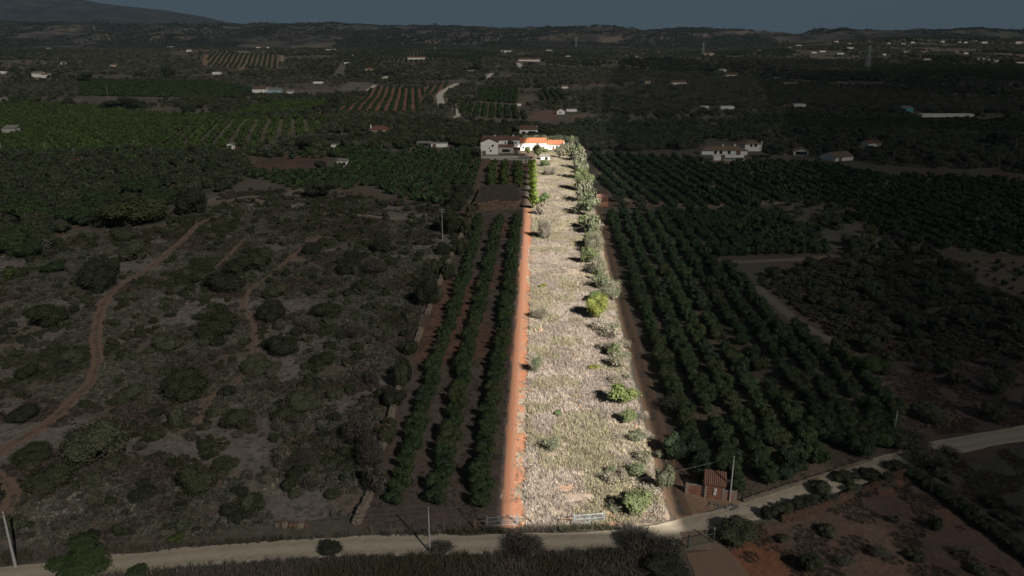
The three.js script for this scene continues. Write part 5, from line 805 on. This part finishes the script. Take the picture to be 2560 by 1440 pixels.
railFence('short rusty rail beside the grey galvanised gate toward the grass', [[1298, 1312], [1330, 1310]]); railFence('short rusty rail left of the grey galvanised gate', [[1188, 1320], [1214, 1318]]); railFence('rusty rail between grass and the pale gate', [[1404, 1313], [1430, 1312]]); railFence('rusty rail joining the pale gate to the olive bush', [[1514, 1306], [1536, 1305]]); railFence('rusty rail under the wide fresh green tree', [[1606, 1302], [1645, 1300]]);
{
  const post0 = (x, y) => { const p = at(x, y), m = mesh('fence_post', new THREE.CylinderGeometry(0.05, 0.06, 1.35, 6).translate(0, 0.6, 0), WOODPOLE); m.position.copy(p); tag(m, 'thin dark fence post on the verge between gates and stone wall', 'fence post', 'wire fence posts by the road'); return p; };
  const line = [[930, 1334], [978, 1331], [1030, 1329], [1110, 1327], [1150, 1323], [1186, 1321]].map(([x, y]) => post0(x, y));
  const w = []; for (let i = 1; i < line.length; i++) for (const y of [0.4, 0.8, 1.15]) w.push(tube(line[i - 1].clone().setY(line[i - 1].y + y), line[i].clone().setY(line[i].y + y), 0.01));
  tag(mesh('fence_wire', mergeGeometries(w), DARKMETAL), 'thin wires strung between the dark fence posts', 'fence wire').userData.kind = 'stuff';
  for (const [x, y] of [[382, 1446], [446, 1440], [486, 1438]]) { const p = at(x, y), m = mesh('fence_post', new THREE.CylinderGeometry(0.06, 0.07, 1.4, 6).translate(0, 0.6, 0), WOODPOLE); m.position.copy(p); m.rotation.z = 0.12; tag(m, 'leaning dark post on the near verge below the road', 'fence post', 'leaning posts below the road'); }
}
{ // entrance gate of the lower property
  const a = at(1720, 1372), b = at(1783, 1358), g = thing('entrance_gate', 'low green metal entrance gate beside the round dark tree', 'gate', a, Math.atan2(-(b.z - a.z), b.x - a.x)), W = a.distanceTo(b), GREEN = std({ color: C(0.08, 0.12, 0.10), roughness: 0.5, metalness: 0.3 });
  for (const x of [0, W]) { const m = mesh('gate_post', box(0.18, 2.1, 0.18, 0, 1, 0), GREEN, g); m.position.x = x; }
  for (const y of [0.25, 1.5]) mesh('rail', tube(V3(0.1, y, 0), V3(W - 0.1, y, 0), 0.05), GREEN, g);
  for (let x = 0.3; x < W - 0.2; x += 0.3) mesh('bar', tube(V3(x, 0.25, 0), V3(x, 1.5, 0), 0.02), GREEN, g);
  const l = mesh('gate_lamp', new THREE.CylinderGeometry(0.12, 0.09, 0.3, 10), CONCRETE, g); l.position.set(W, 2.2, 0);
}
{ // brick pump house beside the junction, with two brick wing walls
  const p = at(1784, 1247), q = at(1808, 1251), g = thing('pump_house', 'small brick pump house with red tiled roof at the road junction', 'pump house', p, Math.atan2(-(q.z - p.z), q.x - p.x) * 0.6 - 0.08);
  const brickMats = [std({ color: C(0.34, 0.13, 0.08) }), std({ color: C(0.28, 0.105, 0.065) }), std({ color: C(0.40, 0.17, 0.105) })], MORTAR = std({ color: C(0.36, 0.29, 0.235) });
  const W = 2.6, H = 2.25, D = 2.0, bw = 0.40, bh = 0.24;
  mesh('wall', box(W, H + 0.2, D, 0, H / 2 - 0.1, -D / 2 - 0.04), MORTAR, g);
  const bg = new THREE.BoxGeometry(bw - 0.04, bh - 0.04, 0.06), wallOf = g.children[0];
  const laid = (parent, x0, w, y1, z) => { for (let r = 0; (r + 1) * bh < y1; r++) for (let x = x0 + (r % 2 ? bw / 2 : 0); x + bw <= x0 + w + 0.02; x += bw) { const m = mesh('brick', bg, brickMats[Math.floor(rnd() * 3)], parent); m.position.set(x + bw / 2, r * bh + bh / 2 + 0.04, z); } };
  laid(wallOf, -W / 2 + 0.2, W - 0.4, H - 0.2, -0.02);
  for (const x of [-W / 2 + 0.08, W / 2 - 0.08]) mesh('pillar', box(0.24, H + 0.1, 0.2, x, H / 2 - 0.05, -0.03), MORTAR, g);
  const tg = new THREE.CylinderGeometry(0.13, 0.13, 1.3, 8, 1, true, 0, Math.PI).rotateZ(Math.PI / 2), roof = mesh('roof', box(W + 0.5, 0.1, D + 0.7).rotateX(0.36).translate(0, H + 0.5, -D / 2), roofMat(0.33, 0.17, 0.12), g);
  const ridgeGeo = new THREE.CylinderGeometry(0.1, 0.1, D + 0.72, 8).rotateX(Math.PI / 2).rotateX(0.36);
  for (let x = -W / 2 - 0.1; x <= W / 2 + 0.15; x += 0.27) { const m = mesh('roof_tile', ridgeGeo, roof.material, roof); m.position.set(x, H + 0.53, -D / 2); }
  for (const [x, y, h] of [[0.15, 1.25, 0.5], [0.1, 0.7, 0.38]]) { const m = mesh('meter_box', box(0.4, h, 0.16), std({ color: C(0.75, 0.76, 0.75) }), g); m.position.set(x, y + h / 2, 0.1); }
  for (const [s, w, h, dz] of [[-1, 2.4, 1.6, -0.5], [1, 1.5, 1.5, -0.35]]) {
    const m = mesh('wing_wall', box(w, h + 0.2, 0.3, 0, h / 2 - 0.1, 0), MORTAR, g); m.position.set(s * (W / 2 + w / 2 + 0.1), 0, dz); laid(m, -w / 2 + 0.15, w - 0.3, h - 0.1, 0.14);
    mesh('pillar', box(0.26, h + 0.3, 0.36, s * (w / 2 + 0.1), h / 2 - 0.05, 0), MORTAR, m);
  }
}
// ---------------------------------------------------------------- unseen sheets added to block the sun, with one long rift over the plot
function addedCloudLayer() {
  const g = px => { const p = at(...px); return [p.x, -p.z]; };
  const Lp = [[1259, 1322], [1284, 960], [1306, 600], [1318, 470], [1324, 420], [1326, 392]].map(g), Rp = [[1690, 1310], [1640, 1150], [1560, 850], [1512, 640], [1478, 490], [1450, 395], [1430, 372]].map(g);
  const D0 = Lp[0][1], Dh = at(1300, 384), D1 = -at(1340, 357).z + 4;
  Lp.push([at(1300, 384).x, -Dh.z], [at(1303, 370).x - 3, D1]); Rp.push([at(1424, 360).x, D1]);
  const xl = D => interp(Lp.map(([x, d]) => [d, x]), D), xr = D => interp(Rp.map(([x, d]) => [d, x]), D);
  const rows = [...new Set([...Lp, ...Rp].map(p => p[1]).filter(d => d > D0 && d < D1)), D0, D1].sort((a, b) => a - b);
  const BASE = 600, THICK = 60, E = 9000, pos = [], idx = [];
  const lift = (x, D, top) => { const h = BASE + (top ? THICK : 0) + 40 * (fbm(x / 300 + (top ? 9 : 0), D / 300, 3) - 0.5), k = h / SUN.y; pos.push(x + SUN.x * k, h, -D + SUN.z * k); return pos.length / 3 - 1; };
  function patch(xs, ds) {                                               // xs(D) -> columns
    for (const top of [0, 1]) { const ids = ds.map(D => xs(D).map(x => lift(x, D, top))); for (let j = 1; j < ids.length; j++) for (let i = 1; i < ids[j].length; i++) { const [a, b, c, d] = [ids[j - 1][i - 1], ids[j - 1][i], ids[j][i], ids[j][i - 1]]; top ? idx.push(a, b, c, a, c, d) : idx.push(a, c, b, a, d, c); } }
  }
  const wallLine = pts => { const a = pts.map(([x, D]) => lift(x, D, 0)), b = pts.map(([x, D]) => lift(x, D, 1)); for (let i = 1; i < a.length; i++) idx.push(a[i - 1], a[i], b[i], a[i - 1], b[i], b[i - 1]); };
  const wide = range(-E, E, 60);
  patch(() => wide, [...range(-900, D0, 8)]); patch(() => wide, [...range(D1, 9000, 50)]);
  patch(D => [...range(-E, xl(D), 30)], rows); patch(D => [...range(xr(D), E, 30)], rows);
  wallLine([[xl(D0), D0], [xr(D0), D0]]); wallLine([[xl(D1), D1], [xr(D1), D1]]); wallLine(rows.map(D => [xl(D), D])); wallLine(rows.map(D => [xr(D), D]));
  wallLine([[-E, -900], [E, -900]]); wallLine([[-E, 9000], [E, 9000]]);
  const q = new THREE.BufferGeometry(); q.setAttribute('position', new THREE.Float32BufferAttribute(pos, 3)); q.setIndex(idx); q.computeVertexNormals();
  const m = mesh('added_cloud', q, std({ color: C(0.30, 0.31, 0.33), transparent: true, opacity: 0.645, side: THREE.DoubleSide })); m.userData = { kind: 'structure', label: 'unseen grey sheet added to shade everything but the plot', category: 'added_cloud' };
}
function addedCloudBank(base, thick, opacity, x0, x1, d0, d1, label) {         // added shade sheet; x0, x1: edges by distance
  const pos = [], idx = [], nx = 40, nd = 60;
  const lift = (x, D, top) => { const h = base + (top ? thick : 0) + thick * 0.6 * (fbm(x / 300 + (top ? 9 : 0), D / 300, 3) - 0.5), k = h / SUN.y; pos.push(x + SUN.x * k, h, -D + SUN.z * k); return pos.length / 3 - 1; };
  const ids = [0, 1].map(top => range(d0, d1, nd).map(D => range(x0(D), x1(D), nx).map(x => lift(x, D, top))));
  for (let j = 1; j <= nd; j++) for (let i = 1; i <= nx; i++) for (const t of [0, 1]) { const [a, b, c, d] = [ids[t][j - 1][i - 1], ids[t][j - 1][i], ids[t][j][i], ids[t][j][i - 1]]; t ? idx.push(a, b, c, a, c, d) : idx.push(a, c, b, a, d, c); }
  const rim = (a, b, c, d) => idx.push(a, b, c, a, c, d);
  for (let j = 1; j <= nd; j++) for (const i of [0, nx]) rim(ids[0][j - 1][i], ids[0][j][i], ids[1][j][i], ids[1][j - 1][i]);
  for (let i = 1; i <= nx; i++) for (const j of [0, nd]) rim(ids[0][j][i - 1], ids[0][j][i], ids[1][j][i], ids[1][j][i - 1]);
  const q = new THREE.BufferGeometry(); q.setAttribute('position', new THREE.Float32BufferAttribute(pos, 3)); q.setIndex(idx); q.computeVertexNormals();
  const m = mesh('added_cloud', q, std({ color: C(0.30, 0.31, 0.33), transparent: true, opacity, side: THREE.DoubleSide })); m.userData = { kind: 'structure', label, category: 'added_cloud' };
}
addedCloudBank(1700, 120, 0.72, () => -26000, () => 26000, 9000, 27000, 'unseen high grey sheet added to darken the far mountains');  // unseen blocker, put in to dim the distant haze and mountains
addedCloudBank(720, 40, 0.27, D => interp([[60, 46], [130, 40], [260, 46], [480, 55], [900, 90], [9000, 1200]], D) + 12 * fbm(D / 40, 2, 3), () => 2200, -600, 1900, 'unseen sheet added to deepen the shade over the right-hand orchards');  // unseen blocker, put in to darken the right side
addedCloudBank(820, 40, 0.26, D => 0.26 * Math.max(D, 100) + 34 + 30 * fbm(D / 50, 5, 3), () => 2200, -600, 1500, 'second unseen sheet added to deepen the shade over the right-hand fields');  // another added blocker out of view, deepens the shade further right
addedCloudLayer();
console.log('cloud done');
renderer.render(scene, camera);
